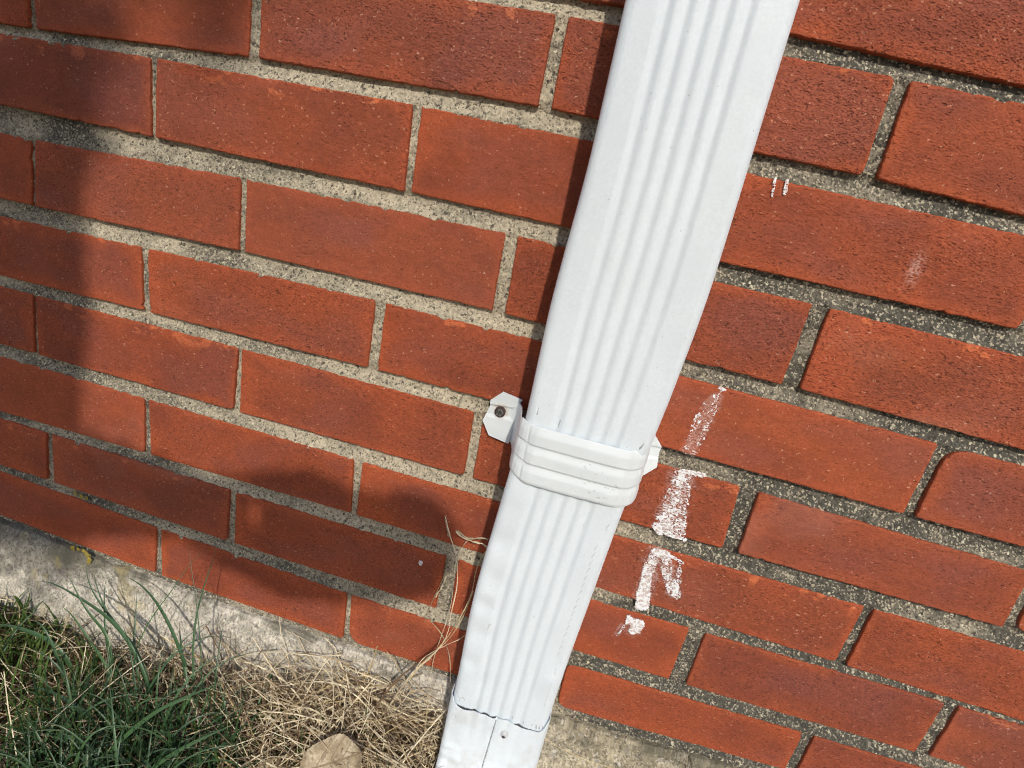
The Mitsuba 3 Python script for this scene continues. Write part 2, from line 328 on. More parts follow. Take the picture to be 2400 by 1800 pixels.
def square_to_round(px, pz, A, B, rad):
    """moves points of the rectangle +-A x +-B onto one with corner radii rad[sx, sz]"""
    qx, qz = px.copy(), pz.copy()
    for (sx, sz), rr in rad.items():
        dx, dz = sx * px - (A - rr), sz * pz - (B - rr)
        m = (dx > 0) & (dz > 0)
        L = np.hypot(dx, dz)
        f = np.where(m, np.maximum(dx, dz) / np.maximum(L, 1e-9), 1.0)
        qx = np.where(m, sx * (A - rr + dx * f), qx)
        qz = np.where(m, sz * (B - rr + dz * f), qz)
    return qx, qz

def edge_dist(px, pz, A, B, rad):
    d = np.minimum(A - np.abs(px), B - np.abs(pz))
    for (sx, sz), rr in rad.items():
        dx, dz = sx * px - (A - rr), sz * pz - (B - rr)
        m = (dx > 0) & (dz > 0)
        d = np.where(m, rr - np.hypot(dx, dz), d)
    return np.maximum(d, 0)

def axis(A, step):
    inner = np.arange(-A + 0.0034, A - 0.0034 + 1e-9, (2 * A - 0.0068) / max(2, round((2 * A - 0.0068) / step)))
    e = np.array([0, 0.0003, 0.0008, 0.0015, 0.0024])
    return np.concatenate([-A + e, inner, (A - e)[::-1]])

brick_index = {}
def brick_mesh(quad, idx, step, rad, proud=0.0, rough=1.0):
    (x0, z0), (x1, z1), (x2, z2), (x3, z3) = quad       # tl, tr, br, bl
    A, B = (x1 - x0 + x2 - x3) / 4, (z0 - z3 + z1 - z2) / 4
    g_ = 0.0007                                         # the ragged outline is cut back by about this much again
    (x0, z0), (x1, z1), (x2, z2), (x3, z3) = (x0 - g_, z0 + g_), (x1 + g_, z1 + g_), (x2 + g_, z2 - g_), (x3 - g_, z3 - g_)
    A, B = A + g_, B + g_
    ax, az = axis(A, step), axis(B, step)
    PX, PZ = np.meshgrid(ax, az)
    px, pz = square_to_round(PX, PZ, A, B, rad)
    e = edge_dist(px, pz, A, B, rad)
    s, t = (px / A + 1) / 2, (pz / B + 1) / 2
    def place(s, t):
        X = (1 - t) * ((1 - s) * x3 + s * x2) + t * ((1 - s) * x0 + s * x1)
        Z = (1 - t) * ((1 - s) * z3 + s * z2) + t * ((1 - s) * z0 + s * z1)
        return X, Z
    X, Z = place(s, t)
    # ragged arrises: the outline is pulled in a little, more where an edge is chipped
    w = 0.00070 * (1 + n2(X, Z, 0.005, 3, 11)) * rough + 0.0026 * rough * sst(0.30, 0.75, n2(X, Z, 0.010, 3, 21))
    f = np.exp(-e / 0.0028)
    cx, cz = X.mean(), Z.mean()
    ex, ez = A - np.abs(px), B - np.abs(pz)
    kx, kz = np.exp(-ex / 0.003), np.exp(-ez / 0.003)
    X = X - np.sign(px) * w * kx
    Z = Z - np.sign(pz) * w * kz
    ra = 0.0013 + 0.0005 * n2(X, Z, 0.02, 2, 31)
    u = 1 - np.clip(e / ra, 0, 1)
    Y = ra * (1 - np.sqrt(np.clip(1 - u * u, 0, 1)))
    Y = Y + 0.00035 * n2(X, Z, 0.03, 2, 41) + 0.00030 * n2(X, Z * 1.6, 0.0045, 2, 51) * (1 - u)
    Y = Y - proud + w * 0.4 * f
    nr, nc = X.shape
    V = np.stack([X, Y, Z], -1).reshape(-1, 3)
    F = grid_faces(nr, nc)[:, ::1]
    loop = np.concatenate([np.arange(nc), (np.arange(1, nr)) * nc + nc - 1, (nr - 1) * nc + np.arange(nc - 2, -1, -1), np.arange(nr - 2, 0, -1) * nc])
    L = len(loop)
    ring1, ring2 = V[loop].copy(), V[loop].copy()
    ring1[:, 1] += 0.003; ring2[:, 1] = 0.03
    b = len(V)
    j = np.arange(L); j2 = (j + 1) % L
    S1 = np.stack([loop[j], b + j, b + j2, loop[j2]], 1)
    S2 = np.stack([b + j, b + L + j, b + L + j2, b + j2], 1)
    V = np.vstack([V, ring1, ring2])
    F = np.vstack([F, S1, S2])
    uv = np.stack([idx + 0.25 + 0.5 * s.ravel(), t.ravel()], 1)
    uv = np.vstack([uv, uv[loop], uv[loop]])
    return (V, F), uv

wall = thing('brick_wall', label='red brick wall with sandy grey mortar joints behind the white downspout', category='wall')
VIS = (-0.19, 1.03, 0.07, 0.80)            # part of the wall built finely
far_boxes, n_brick = [], 0
for r in range(7, -25, -1):
    top, bot = row_edge(r, True), row_edge(r, False)
    js = JOINT[r]
    for k in range(len(js) - 1):
        xl_t, xl_b, xr_t, xr_b = js[k][2], js[k][3], js[k + 1][0], js[k + 1][1]
        q = [(xl_t, float(top(xl_t))), (xr_t, float(top(xr_t))), (xr_b, float(bot(xr_b))), (xl_b, float(bot(xl_b)))]
        near = xr_t > VIS[0] and xl_t < VIS[1] and q[3][1] < VIS[3]
        mid = xr_t > -0.75 and xl_t < 1.65 and q[3][1] < 1.1
        if not (near or mid):
            far_boxes.append(q); continue
        rb = np.random.default_rng(1000 + r * 50 + k)
        rad = {(sx, sz): float(rb.uniform(0.0010, 0.0036)) for sx in (-1, 1) for sz in (-1, 1)}
        lab = {}
        if r == 3 and abs(xl_t - 0.7924) < 1e-3:
            rad[(-1, 1)] = 0.017; lab = {'label': 'brick with its upper left corner broken off round'}
        if r == 7 and abs(xl_t - 0.3469) < 1e-3:
            rad[(-1, -1)] = 0.016
        if r == 7 and abs(xl_t - 0.5715) < 1e-3:
            rad[(-1, -1)] = 0.012; rad[(-1, 1)] = 0.008
        if r == 4 and abs(xl_t - 0.894) < 1e-3:
            rad[(-1, -1)] = 0.010
        idx = n_brick; n_brick += 1
        mesh, uv = brick_mesh(q, idx, 0.0016 if near else 0.012, rad, proud=float(rb.normal(0, 0.0004)))
        obj('brick', mesh, 'brick_mat', wall, smooth=True, uv=uv, **lab)
V, F, U = [], [], []
for i, q in enumerate(far_boxes):
    b = len(V)
    c = np.mean(q, 0)
    for y, s in ((0.0, 0.975), (0.002, 1.0), (0.02, 1.0)):
        for j, (x, z) in enumerate(q):
            dx, dz = x - c[0], z - c[1]
            m = 0.0018 if s < 1 else 0
            V.append((x - math.copysign(m, dx), y, z - math.copysign(m, dz)))
            U.append((400 + i % 97 + (0.25, 0.75, 0.75, 0.25)[j], (1, 1, 0, 0)[j]))
    F.append((b + 3, b + 2, b + 1, b))
    for a in (0, 4):
        for j in range(4):
            j2 = (j + 1) % 4
            F.append((b + a + j, b + a + j2, b + a + 4 + j2, b + a + 4 + j))
obj('brick_field', (np.array(V), np.array(F)), 'brick_mat', wall, uv=np.array(U), kind='stuff')

# mortar: a fine sheet only where joints show, plain sheets beyond
def in_brick_depth(X, Z):
    """for every point: how deep inside a brick face it lies (m, >0 inside), and the bed / head joint profile"""
    inside = np.full(X.shape, -1.0)
    bed = np.full(X.shape, -1.0)
    for r in range(-2, 8):
        t, b = row_edge(r, True)(X), row_edge(r, False)(X)
        tn = row_edge(r + 1, True)(X) if r < 7 else b - 0.016
        zin = np.minimum(t - Z, Z - b)
        xin = np.full(X.shape, -1.0)
        js = JOINT[r]
        fr = np.clip((t - Z) / np.maximum(t - b, 1e-6), 0, 1)
        for k in range(len(js) - 1):
            if js[k + 1][0] < VIS[0] - 0.1 or js[k][2] > VIS[1] + 0.1:
                continue
            xl = js[k][2] * (1 - fr) + js[k][3] * fr
            xr = js[k + 1][0] * (1 - fr) + js[k + 1][1] * fr
            xin = np.maximum(xin, np.minimum(X - xl, xr - X))
        inside = np.maximum(inside, np.minimum(zin, xin))
        m = (Z <= b) & (Z >= tn)
        bed = np.where(m, (b - Z) / np.maximum(b - tn, 1e-6), bed)
        bed = np.where((bed < 0) & (Z < t) & (t - Z < 0.0035) & (xin > 0), 1.0, bed)
    return inside, bed

step = 0.0011
gx, gz = np.arange(-0.20, 1.04, step), np.arange(0.070, 0.81, step)
GX, GZ = np.meshgrid(gx, gz)
ins, bed = in_brick_depth(GX, GZ)
rec = np.where(bed >= 0, 0.0062 - 0.0052 * np.clip(bed, 0, 1) ** 1.8, 0.0036)
from scipy.ndimage import gaussian_filter
rec = np.where(bed >= 0, rec + 0.0008 * sst(0.52, 0.60, GX) * (1 - np.clip(bed, 0, 1)), rec)
rec = gaussian_filter(rec, 1.6)
pale = sst(0.54, 0.62, GX)
rec = rec + 0.0005 * pale + 0.0010 * n2(GX, GZ, 0.022, 3, 61) + 0.0014 * n2(GX, GZ, 0.0035, 3, 71)
ragged = sst(0.2, 0.6, n2(GX, GZ, 0.007, 2, 81))
rec = rec - 0.0016 * ragged * sst(0.55, 1.0, np.clip(bed, 0, 1)) * (1 - 0.6 * pale)
keep = ins < 0.006
cell = keep[:-1, :-1] | keep[1:, :-1] | keep[:-1, 1:] | keep[1:, 1:]
Fm = grid_faces(*GX.shape)[cell.ravel()]
used = np.unique(Fm)
remap = -np.ones(GX.size, int); remap[used] = np.arange(len(used))
Vm = np.stack([GX, rec, GZ], -1).reshape(-1, 3)[used]
obj('mortar', (Vm, remap[Fm]), 'mortar_mat', wall, smooth=True, kind='stuff')
V, F = [], []
for x0, x1, z0, z1 in ((-1.9, -0.199, -0.05, 2.5), (1.038, 2.8, -0.05, 2.5), (-0.199, 1.038, 0.808, 2.5)):
    b = len(V); V += [(x0, 0.003, z0), (x1, 0.003, z0), (x1, 0.003, z1), (x0, 0.003, z1)]; F.append((b, b + 1, b + 2, b + 3))
obj('mortar', (np.array(V), np.array(F)), 'mortar_mat', wall, kind='stuff')
# the wall's body behind the facing, and its top
bm = trimesh.creation.box(bounds=[[-1.9, 0.031, -0.3], [2.8, 0.23, 2.5]])
obj('core', bm, 'mortar_mat', wall)

# ------------------------------------------------------------------ footing
def ground_h(x, y):
    b = sst(0.12, 0.38, x) * (1 - sst(0.43, 0.52, x)) * np.exp(-(y / 0.10) ** 2)
    left = sst(0.06, -0.05, x) * np.exp(-(y / 0.06) ** 2)
    return -0.028 + 0.055 * b + 0.014 * left

foot = thing('concrete_footing', label='rough pale concrete footing under the lowest brick course', category='foundation')
fx, fz = np.arange(-0.20, 1.04, 0.0012), np.arange(-0.06, 0.0985, 0.0012)
FX, FZ = np.meshgrid(fx, fz)
topz = row_edge(7, False)(FX) - 0.0085 + 0.0022 * n2(FX, FX * 0, 0.022, 3, 91) + 0.0012 * n2(FX, FX * 0, 0.005, 2, 92)
topz = topz - 0.004 * sst(0.5, 0.62, FX)
kf = (FZ - fz[0]) / (fz[-1] - fz[0])
ZZ = fz[0] + (topz - fz[0]) * kf
dep = topz - ZZ
Y = -0.0045 - 0.010 * sst(0.0, 0.09, dep) + 0.0030 * np.exp(-dep / 0.004)
Y = Y + 0.0022 * n2(FX, ZZ, 0.03, 3, 93) + 0.0016 * n2(FX, ZZ, 0.006, 3, 94) + 0.0030 * sst(0.45, 0.8, n2(FX, ZZ, 0.009, 2, 97)) * sst(0.05, 0.0, dep)
for line in ([(.600, .0790), (.6101, .0812), (.6395, .0852), (.6612, .0892), (.6757, .0902), (.7019, .0896), (.74, .094), (.80, .098)], [(.6267, .0762), (.646, .0756), (.6711, .081), (.6859, .0816), (.703, .0865)], [(.702, .0903), (.7092, .074), (.713, .05)],
             [(.574, .0805), (.61, .0760), (.66, .0700)]):
    L = np.array(line)
    d = np.full(FX.shape, 1.0)
    for (ax_, az_), (bx_, bz_) in zip(L[:-1], L[1:]):
        tt = np.clip(((FX - ax_) * (bx_ - ax_) + (ZZ - az_) * (bz_ - az_)) / ((bx_ - ax_) ** 2 + (bz_ - az_) ** 2), 0, 1)
        d = np.minimum(d, np.hypot(FX - ax_ - tt * (bx_ - ax_), ZZ - az_ - tt * (bz_ - az_)))
    d = d + 0.0007 * n2(FX, ZZ, 0.004, 2, 95)
    Y = Y + 0.0045 * np.exp(-(d / 0.0011) ** 2) * (0.5 + 0.5 * sst(-0.5, 0.4, n2(FX, ZZ, 0.02, 2, 96)))
Vf = np.stack([FX, Y, ZZ], -1)
capf = Vf[-1].copy(); capf[:, 1] = 0.012; capf[:, 2] -= 0.001
Vf = np.concatenate([Vf, capf[None]], 0)
obj('face', (Vf.reshape(-1, 3), grid_faces(*Vf.shape[:2])), 'concrete_mat', foot, smooth=True)
for x0, x1 in ((-1.9, -0.1995), (1.0385, 2.8)):
    obj('face', trimesh.creation.box(bounds=[[x0, -0.010, -0.3], [x1, 0.03, 0.085]]), 'concrete_mat', foot)

def blob_patch(name, pts, mat, y0, h, seed, parent=None, thr=0.5, step=0.0006, **tags):
    """a thin crust of irregular outline on the wall: discs (x, z, r) eroded by noise"""
    P = np.array(pts)
    x = np.arange(P[:, 0].min() - 0.01, P[:, 0].max() + 0.01, step); z = np.arange(P[:, 1].min() - 0.01, P[:, 1].max() + 0.01, step)
    X, Z = np.meshgrid(x, z)
    d = np.min([np.hypot(X - a, (Z - b)) / c for a, b, c in P], 0)
    m = 1.25 - d + 0.9 * n2(X, Z, 0.004, 3, seed)
    Yv = y0 - h * np.clip(m - thr, 0, 1) - 0.0002 + 0.0004 * n2(X, Z, 0.002, 2, seed + 1)
    on = m > thr
    c = on[:-1, :-1] & on[1:, :-1] & on[:-1, 1:] & on[1:, 1:]
    Fq = grid_faces(*X.shape)[c.ravel()]
    us = np.unique(Fq); rm = -np.ones(X.size, int); rm[us] = np.arange(len(us))
    return obj(name, (np.stack([X, Yv, Z], -1).reshape(-1, 3)[us], rm[Fq]), mat, parent, smooth=True, **tags)

blob_patch('lichen', [(.0213, .0945, .005), (.030, .0955, .004), (.036, .095, .005), (.041, .092, .005), (.043, .087, .004), (.041, .082, .003)], 'lichen_mat', -0.006, 0.0012, 5, thr=0.45,
           label='mustard yellow lichen on the upper edge of the concrete footing', category='lichen')
blob_patch('lichen', [(.0225, .1606, .0035), (.030, .1597, .0035), (.037, .159, .003)], 'lichen_mat', 0.0012, 0.001, 9, thr=0.4,
           label='small yellow lichen spot in the mortar joint at the far left', category='lichen')

# ------------------------------------------------------------------ downspout
Z_L = [(-0.2, .4775), (.12, .4772), (.146, .4775), (.213, .4768), (.359, .4847), (.414, .4881), (.477, .4882), (.599, .4931), (.70, .4935), (2.6, .510)]
Z_R = [(-0.2, .5640), (.10, .5640), (.18, .5658), (.263, .5696), (.352, .5741), (.4215, .5807), (.458, .5835), (.538, .5868), (.686, .5860), (2.6, .600)]
fL, fR = PchipInterpolator(*zip(*Z_L)), PchipInterpolator(*zip(*Z_R))
def front_y(z):
    return -0.0605 - 0.010 * np.clip((np.asarray(z) - 0.12) / 0.55, 0, 2.2)
DEPTH, RC = 0.050, 0.0065

def pipe_profile(n_front=150):
    """closed outline in (u across 0..1, depth 0..1 from front, corner handled in metres later): returns list of (x_rel, y_rel, front_u)"""
    pts = []
    return pts

def ring(z, inset=0.0, ribs=1.0, n=150, z_of=None):
    """one cross-section of the pipe at height z: (m, 3)"""
    xl, xr, yf = float(fL(z)) + inset, float(fR(z)) - inset, float(front_y(z)) + inset
    d = DEPTH - 2 * inset
    r = RC
    P = []
    arc = np.linspace(0, np.pi / 2, 8)
    P += [(xl + r - r * np.cos(a), yf + r - r * np.sin(a)) for a in arc]                     # front left corner
    u = np.linspace(0, 1, n)[1:-1]
    P += [(xl + r + (xr - xl - 2 * r) * t, yf) for t in u]
    P += [(xr - r + r * np.sin(a), yf + r - r * np.cos(a)) for a in arc]
    P += [(xr, yf + r + (d - 2 * r) * t) for t in np.linspace(0, 1, 16)[1:-1]]
    P += [(xr - r + r * np.cos(a), yf + d - r + r * np.sin(a)) for a in arc]
    P += [(xr - r - (xr - xl - 2 * r) * t, yf + d) for t in np.linspace(0, 1, 24)[1:-1]]
    P += [(xl + r - r * np.sin(a), yf + d - r + r * np.cos(a)) for a in arc]
    P += [(xl, yf + d - r - (d - 2 * r) * t) for t in np.linspace(0, 1, 16)[1:-1]]
    P = np.array(P)
    U = (P[:, 0] - xl) / (xr - xl)
    us, per, nn = 0.200, 0.117, 5
    w = (U - us) / per
    onf = (P[:, 1] < yf + 1e-6) & (w > 0) & (w < nn)
    s = 0.5 - 0.5 * np.cos(2 * np.pi * np.clip(w, 0, nn))
    P[:, 1] += np.where(onf, 0.0017 * ribs * s ** 1.25, 0)
    # slight crown of the flat margins
    fr = P[:, 1] < yf + 0.004
    P[:, 1] -= np.where(fr, 0.0007 * np.sin(np.pi * np.clip(U, 0, 1)), 0)
    return P, U, fr

DENTS = [(.489, .300, .0012, .012, .010), (.492, .262, .0011, .010, .011), (.487, .235, .0014, .010, .007), (.490, .205, .0013, .011, .009), (.487, .172, .0012, .009, .007), (.494, .345, -.0006, .014, .012),
         (.556, .205, .0009, .006, .016), (.555, .178, -.0008, .006, .010), (.4865, .40, .0007, .009, .02), (.573, .47, .0006, .008, .03), (.502, .152, .0008, .012, .008), (.55, .155, .0007, .01, .01), (.51, .66, .0003, .03, .05)]
def dent(V):
    X, Z = V[..., 0], V[..., 2]
    for x, z, a, sx, sz in DENTS:
        a = a * (1.35 if z < .36 else 1.0)
        V[..., 1] += a * np.exp(-((X - x) / sx) ** 2 - ((Z - z) / sz) ** 2)
    V[..., 1] += 0.00030 * n2(X, Z, 0.035, 2, 101)
    return V

def sweep(zs, z_bottom=None, inset=0.0, ribs=1.0, dents=True):
    rows = []
    for k, z in enumerate(zs):
        P, U, fr = ring(z, inset, ribs if np.isscalar(ribs) else ribs[k])
        zz = np.full(len(P), z)
        if z_bottom is not None:
            fac = np.clip((0.16 - z) / 0.04, 0, 1)
            zz = z + fac * (z_bottom(P[:, 0], P[:, 1]) - 0.12)
        rows.append(np.stack([P[:, 0], P[:, 1], zz], 1))
    V = np.array(rows)
    return dent(V) if dents else V

spout = thing('downspout', label='white painted metal downspout with five shallow flutes down its face', category='downspout')
def lower_edge(x, y):
    f = sst(-0.03, -0.058, y)
    e = np.interp(x, [.478, .4795, .4845, .4887, .5023, .5184, .5298, .5423, .5594, .5630, .5650], [.1290, .1250, .1212, .1200, .1223, .1216, .1234, .1199, .1216, .1262, .1340])
    return e * f + (1 - f) * 0.131
zs = np.concatenate([np.linspace(0.092, 0.72, 250), np.linspace(0.73, 2.55, 40)])
V = sweep(zs)
lip = V[0].copy()
ctr = V[0].mean(0)
lip[:, 0] = ctr[0] + (lip[:, 0] - ctr[0]) * 0.980; lip[:, 1] = ctr[1] + (lip[:, 1] - ctr[1]) * 0.965; lip[:, 2] += 0.0004
lip2 = lip.copy(); lip2[:, 2] += 0.02
V = np.concatenate([lip2[None], lip[None], V], 0)
obj('pipe', (V.reshape(-1, 3), grid_faces(V.shape[0], V.shape[1], True)), 'pipe_mat', spout, smooth=35)

# elbow: its collar takes the pipe, runs down, then bends out over the grass
zs = np.linspace(0.1205, 0.066, 40)
V = sweep(zs, inset=-0.0017, ribs=[0.45 * max(0, (z - 0.07) / 0.05) for z in zs], dents=False)
rimz = lower_edge(V[0, :, 0], V[0, :, 1])
V[..., 2] += ((rimz - 0.1205)[None] * np.clip((zs - 0.085) / 0.0355, 0, 1)[:, None])
seamx = lambda z: np.interp(z, [.0559, .0867, .1173], [.5171, .5181, .5192])
def elbow_shape(V):
    X, Z = V[..., 0], V[..., 2]
    fr = V[..., 1] < -0.045
    V[..., 1] -= np.where(fr, 0.0012 * sst(0.0004, -0.0004, X - seamx(Z)) - 0.0010 * np.exp(-((X - seamx(Z) - 0.0010) / 0.0008) ** 2), 0)
    V[..., 1] += np.where(fr, 0.0011 * n2(X, Z, 0.016, 2, 111) * sst(0.10, 0.08, Z) + 0.0005 * n2(X, Z, 0.02, 2, 112), 0)
    for x, z, a, sx, sz in ((.487, .072, -.0018, .012, .0035), (.500, .066, -.0016, .015, .003), (.545, .085, .0012, .012, .006), (.553, .072, -.0016, .010, .004), (.535, .068, .0014, .014, .004), (.482, .09, .001, .005, .02)):
        V[..., 1] += np.where(fr, a * np.exp(-((X - x) / sx) ** 2 - ((Z - z - 0.12 * (X - x)) / sz) ** 2), 0)
    return V
V = elbow_shape(V)
rim = V[0].copy(); cc = rim.mean(0)
rim[:, 0] = cc[0] + (rim[:, 0] - cc[0]) * 0.984; rim[:, 1] = cc[1] + (rim[:, 1] - cc[1]) * 0.972
rim2 = rim.copy(); rim2[:, 2] -= 0.015
Vs = [rim2[None], rim[None], V]
last = V[-1]
yc, zc = -0.128, float(zs[-1])                      # bend centre in front of the pipe
for k, a in enumerate(np.linspace(0, math.radians(72), 30)[1:]):
    pl = 0.0012 * math.sin(a * 26)
    dy = last[:, 1] - yc
    rr = dy * (1 - 0) - pl * (last[:, 1] < -0.045)
    Vs.append(np.stack([last[:, 0], yc + rr * math.cos(a), zc - rr * math.sin(a)], 1)[None])
tang = np.array([0, -math.sin(math.radians(72)), -math.cos(math.radians(72))])
end = Vs[-1][0]
for s in (0.03, 0.06):
    Vs.append((end + tang * s)[None])
V = np.concatenate(Vs, 0)
# keep the outlet just above the soil
elbow = obj('elbow', (V[:, ::-1].reshape(-1, 3), grid_faces(V.shape[0], V.shape[1], True)), 'elbow_mat', spout, smooth=35)

def lathe(profile, n=40):
    pr = np.array(profile)
    a = np.linspace(0, 2 * np.pi, n, endpoint=False)
    V = np.stack([pr[:, 0][:, None] * np.cos(a), np.broadcast_to(-pr[:, 1][:, None], (len(pr), n)), pr[:, 0][:, None] * np.sin(a)], -1)
    return V
def lathe_at(profile, x, y, z, n=40, dent_=0.0, seed=1):
    V = lathe(profile, n)
    V[..., 1] += dent_ * n2(V[..., 0] + seed, V[..., 2], 0.002, 2, seed)
    return (V + np.array([x, y, z])).reshape(-1, 3), grid_faces(V.shape[0], V.shape[1], True)
sx_, sz_ = 0.5301, 0.1076
sy_ = -0.0622
obj('screw', lathe_at([(.0040, -.003), (.0040, .0003), (.0038, .0006), (.0027, .0007), (.0026, .0032), (.0022, .0039), (.0013, .0040), (.0012, .0026), (.0001, .0025)], sx_, sy_, sz_), 'steel_mat', elbow, smooth=35, label='small shiny screw in the elbow just below the pipe end')

# ------------------------------------------------------------------ strap
strap = thing('pipe_strap', label='white ribbed metal strap clamping the downspout to the brick wall', category='bracket')
# plan of the band: (x, y, weight of the pressed ribs)
plan = np.array([(.4700, -.0036, 0), (.4735, -.0046, 0), (.4752, -.0075, 0), (.4790, -.024, .25), (.4815, -.042, .35), (.4836, -.0565, .4), (.4843, -.0595, .3), (.4852, -.0618, .3), (.4868, -.0640, .55), (.4900, -.0660, .8), (.4925, -.0671, .6), (.4938, -.0674, .25), (.4955, -.0680, .7), (.500, -.0690, 1), (.520, -.0694, 1), (.540, -.0694, 1), (.560, -.0690, 1), (.5665, -.0682, .8),
                 (.5690, -.0675, .3), (.5706, -.0668, .6), (.5745, -.0650, .8), (.5775, -.0628, .6), (.5792, -.0600, .3), (.5800, -.0565, .4), (.5815, -.030, .3), (.5834, -.0075, 0), (.5846, -.0046, 0), (.5875, -.0036, 0)])
s0 = np.r_[0, np.cumsum(np.hypot(*np.diff(plan[:, :2], axis=0).T))]
ss = np.sort(np.r_[np.linspace(0, s0[-1], 200), s0])
px, py, pw = [np.interp(ss, s0, plan[:, k]) for k in range(3)]
tx, ty = np.gradient(px), np.gradient(py)
ln = np.hypot(tx, ty) + 1e-12
nx_, ny_ = ty / ln, -tx / ln                         # outward normal
hw = np.linspace(0, 1, 91)
Vb = []
for h in hw:
    zt = np.interp(px, [.470, .4735, .4755, .4855, .497, .571, .580, .5834, .5850], [.3925, .3935, .3945, .4062, .4046, .4046, .4072, .4030, .3960])
    zb = np.interp(px, [.470, .4735, .4755, .4855, .497, .5705, .5795, .5834, .5850], [.3575, .3570, .3561, .3632, .3588, .3592, .3632, .3610, .3620])
    z = zb + (zt - zb) * h
    b = (h * 3) % 1.0
    rib = 0.0013 * float(sst(0.0, 0.10, b) * (1 - sst(0.55, 1.0, b)) if h < 0.999 else 0.0)
    if h < 0.03: rib = 0.0013 * 0.8
    edge = 0.0004 * math.exp(-min(h, 1 - h) / 0.02)
    off = pw * rib - edge
    Vb.append(np.stack([px + nx_ * off, py + ny_ * off, z], 1))
Vb = np.array(Vb)
Vi = Vb.copy(); Vi[..., 0] -= nx_ * 0.0009; Vi[..., 1] -= ny_ * 0.0009
n_r, n_c = Vb.shape[:2]
V = np.vstack([Vb.reshape(-1, 3), Vi.reshape(-1, 3)])
F = grid_faces(n_r, n_c); o = n_r * n_c
F2 = F[:, ::-1] + o
t_ = (n_r - 1) * n_c + np.arange(n_c - 1); b_ = np.arange(n_c - 1)
rim = np.vstack([np.stack([t_, t_ + 1, t_ + 1 + o, t_ + o], 1), np.stack([b_ + 1, b_, b_ + o, b_ + 1 + o], 1)])
obj('band', (V, np.vstack([F, F2, rim])), 'strap_mat', strap, smooth=14)

def ear_mesh(outline, xf, zc, side):
    poly = Polygon(outline)
    v2, f = trimesh.creation.triangulate_polygon(poly, engine='earcut')
    v3 = np.column_stack([v2, np.zeros(len(v2))])
    v3, f = trimesh.remesh.subdivide_to_size(v3, f, 0.0016)
    m = trimesh.Trimesh(v3, f); m.merge_vertices()
    v = np.array(m.vertices); x, z = v[:, 0], v[:, 1]
    # a shallow pressed channel carries the screw; the plate is bent up at its lower edge
    lean = z - (zc + 0.10 * (x - xf))
    ch = sst(-.0060, -.0035, lean) * (1 - sst(.0040, .0062, lean))
    y = -0.0045 + 0.0016 * ch - 0.0012 * sst(-.006, -.022, lean) - 0.0006 * sst(.008, .018, lean) + 0.0004 * n2(x, z, 0.01, 2, 121)
    top = np.column_stack([x, y, z]); back = top.copy(); back[:, 1] += 0.0009
    F = np.array(m.faces)
    n = np.cross(top[F[:, 1]] - top[F[:, 0]], top[F[:, 2]] - top[F[:, 0]])
    F = np.where((n[:, 1] > 0)[:, None], F[:, ::-1], F)
    e = np.sort(np.vstack([F[:, [0, 1]], F[:, [1, 2]], F[:, [2, 0]]]), axis=1)
    ue, cnt = np.unique(e, axis=0, return_counts=True)
    bd = ue[cnt == 1]; N = len(top)
    side_f = np.vstack([np.stack([bd[:, 0], bd[:, 1], bd[:, 1] + N], 1), np.stack([bd[:, 0], bd[:, 1] + N, bd[:, 0] + N], 1)])
    return np.vstack([top, back]), np.vstack([F, F[:, ::-1] + N, side_f])
obj('ear', ear_mesh([(.4766, .3971), (.4595, .4001), (.4501, .3898), (.4504, .3843), (.4467, .3702), (.4545, .3585), (.4725, .3557), (.4742, .3785), (.4750, .3942)], .460, .3815, -1), 'strap_mat', strap, smooth=30)
obj('ear', ear_mesh([(.5835, .4010), (.5846, .3997), (.5952, .3878), (.5945, .3830), (.5960, .3700), (.5871, .3598), (.5838, .3590)], .590, .3815, 1), 'strap_mat', strap, smooth=30)
scr = obj('screw', lathe_at([(.0047, -.002), (.0047, .0012), (.0043, .0021), (.0036, .0022), (.0031, .0024)], .4600, -.0036, .3816, dent_=0.0001), 'screw_mat', strap, smooth=35, label='dark screw with a worn grey head in the left ear of the strap')
scene[scr + '__head'] = mikit.ply(lathe_at([(.0031, .0018), (.0031, .0031), (.0026, .0037), (.0016, .0037), (.0001, .0035)], .4600, -.0036, .3816, dent_=0.0003, seed=4), 'screw_head_mat', smooth=35)

# scuffs on the pipe face
SCR += [(.5668, .3420, .5655, .3360, .0003, .5)]
zz = np.linspace(.322, .205, 17)
for a, b in zip(zz[:-1], zz[1:]):
    xr = float(fR((a + b) / 2)) - 0.0105
    SCR.append((xr + 0.0012, a, xr - 0.0004, b + 0.0022, .00032, .45))
SCR += [(.5637 + .010, .4115, .5637 + .0083, .4070, .0006, .8), (.5135, .4130, .5131, .4075, .0003, .8), (.4965, .4180, .4962, .4125, .0003, .8), (.4960, .2180, .4950, .2120, .0005, .6),
        (.4845, .1300, .4872, .1312, .0004, .7), (.4872, .1312, .4890, .1280, .0004, .7), (.4845, .1300, .4842, .1245, .0004, .7), (.555, .1268, .5558, .1235, .0006, .8), (.558, .1268, .5583, .1240, .0005, .8), (.5605, .1275, .5610, .1245, .0005, .8),
        (.5515, .1262, .5518, .1240, .0006, .7), (.5430, .1260, .5440, .1245, .0006, .6), (.5330, .1275, .5335, .1262, .0005, .6), (.4800, .1340, .4830, .1290, .0003, .6), (.5580, .1800, .5570, .1500, .00022, .35), (.5575, .1950, .5585, .1880, .0003, .4)]

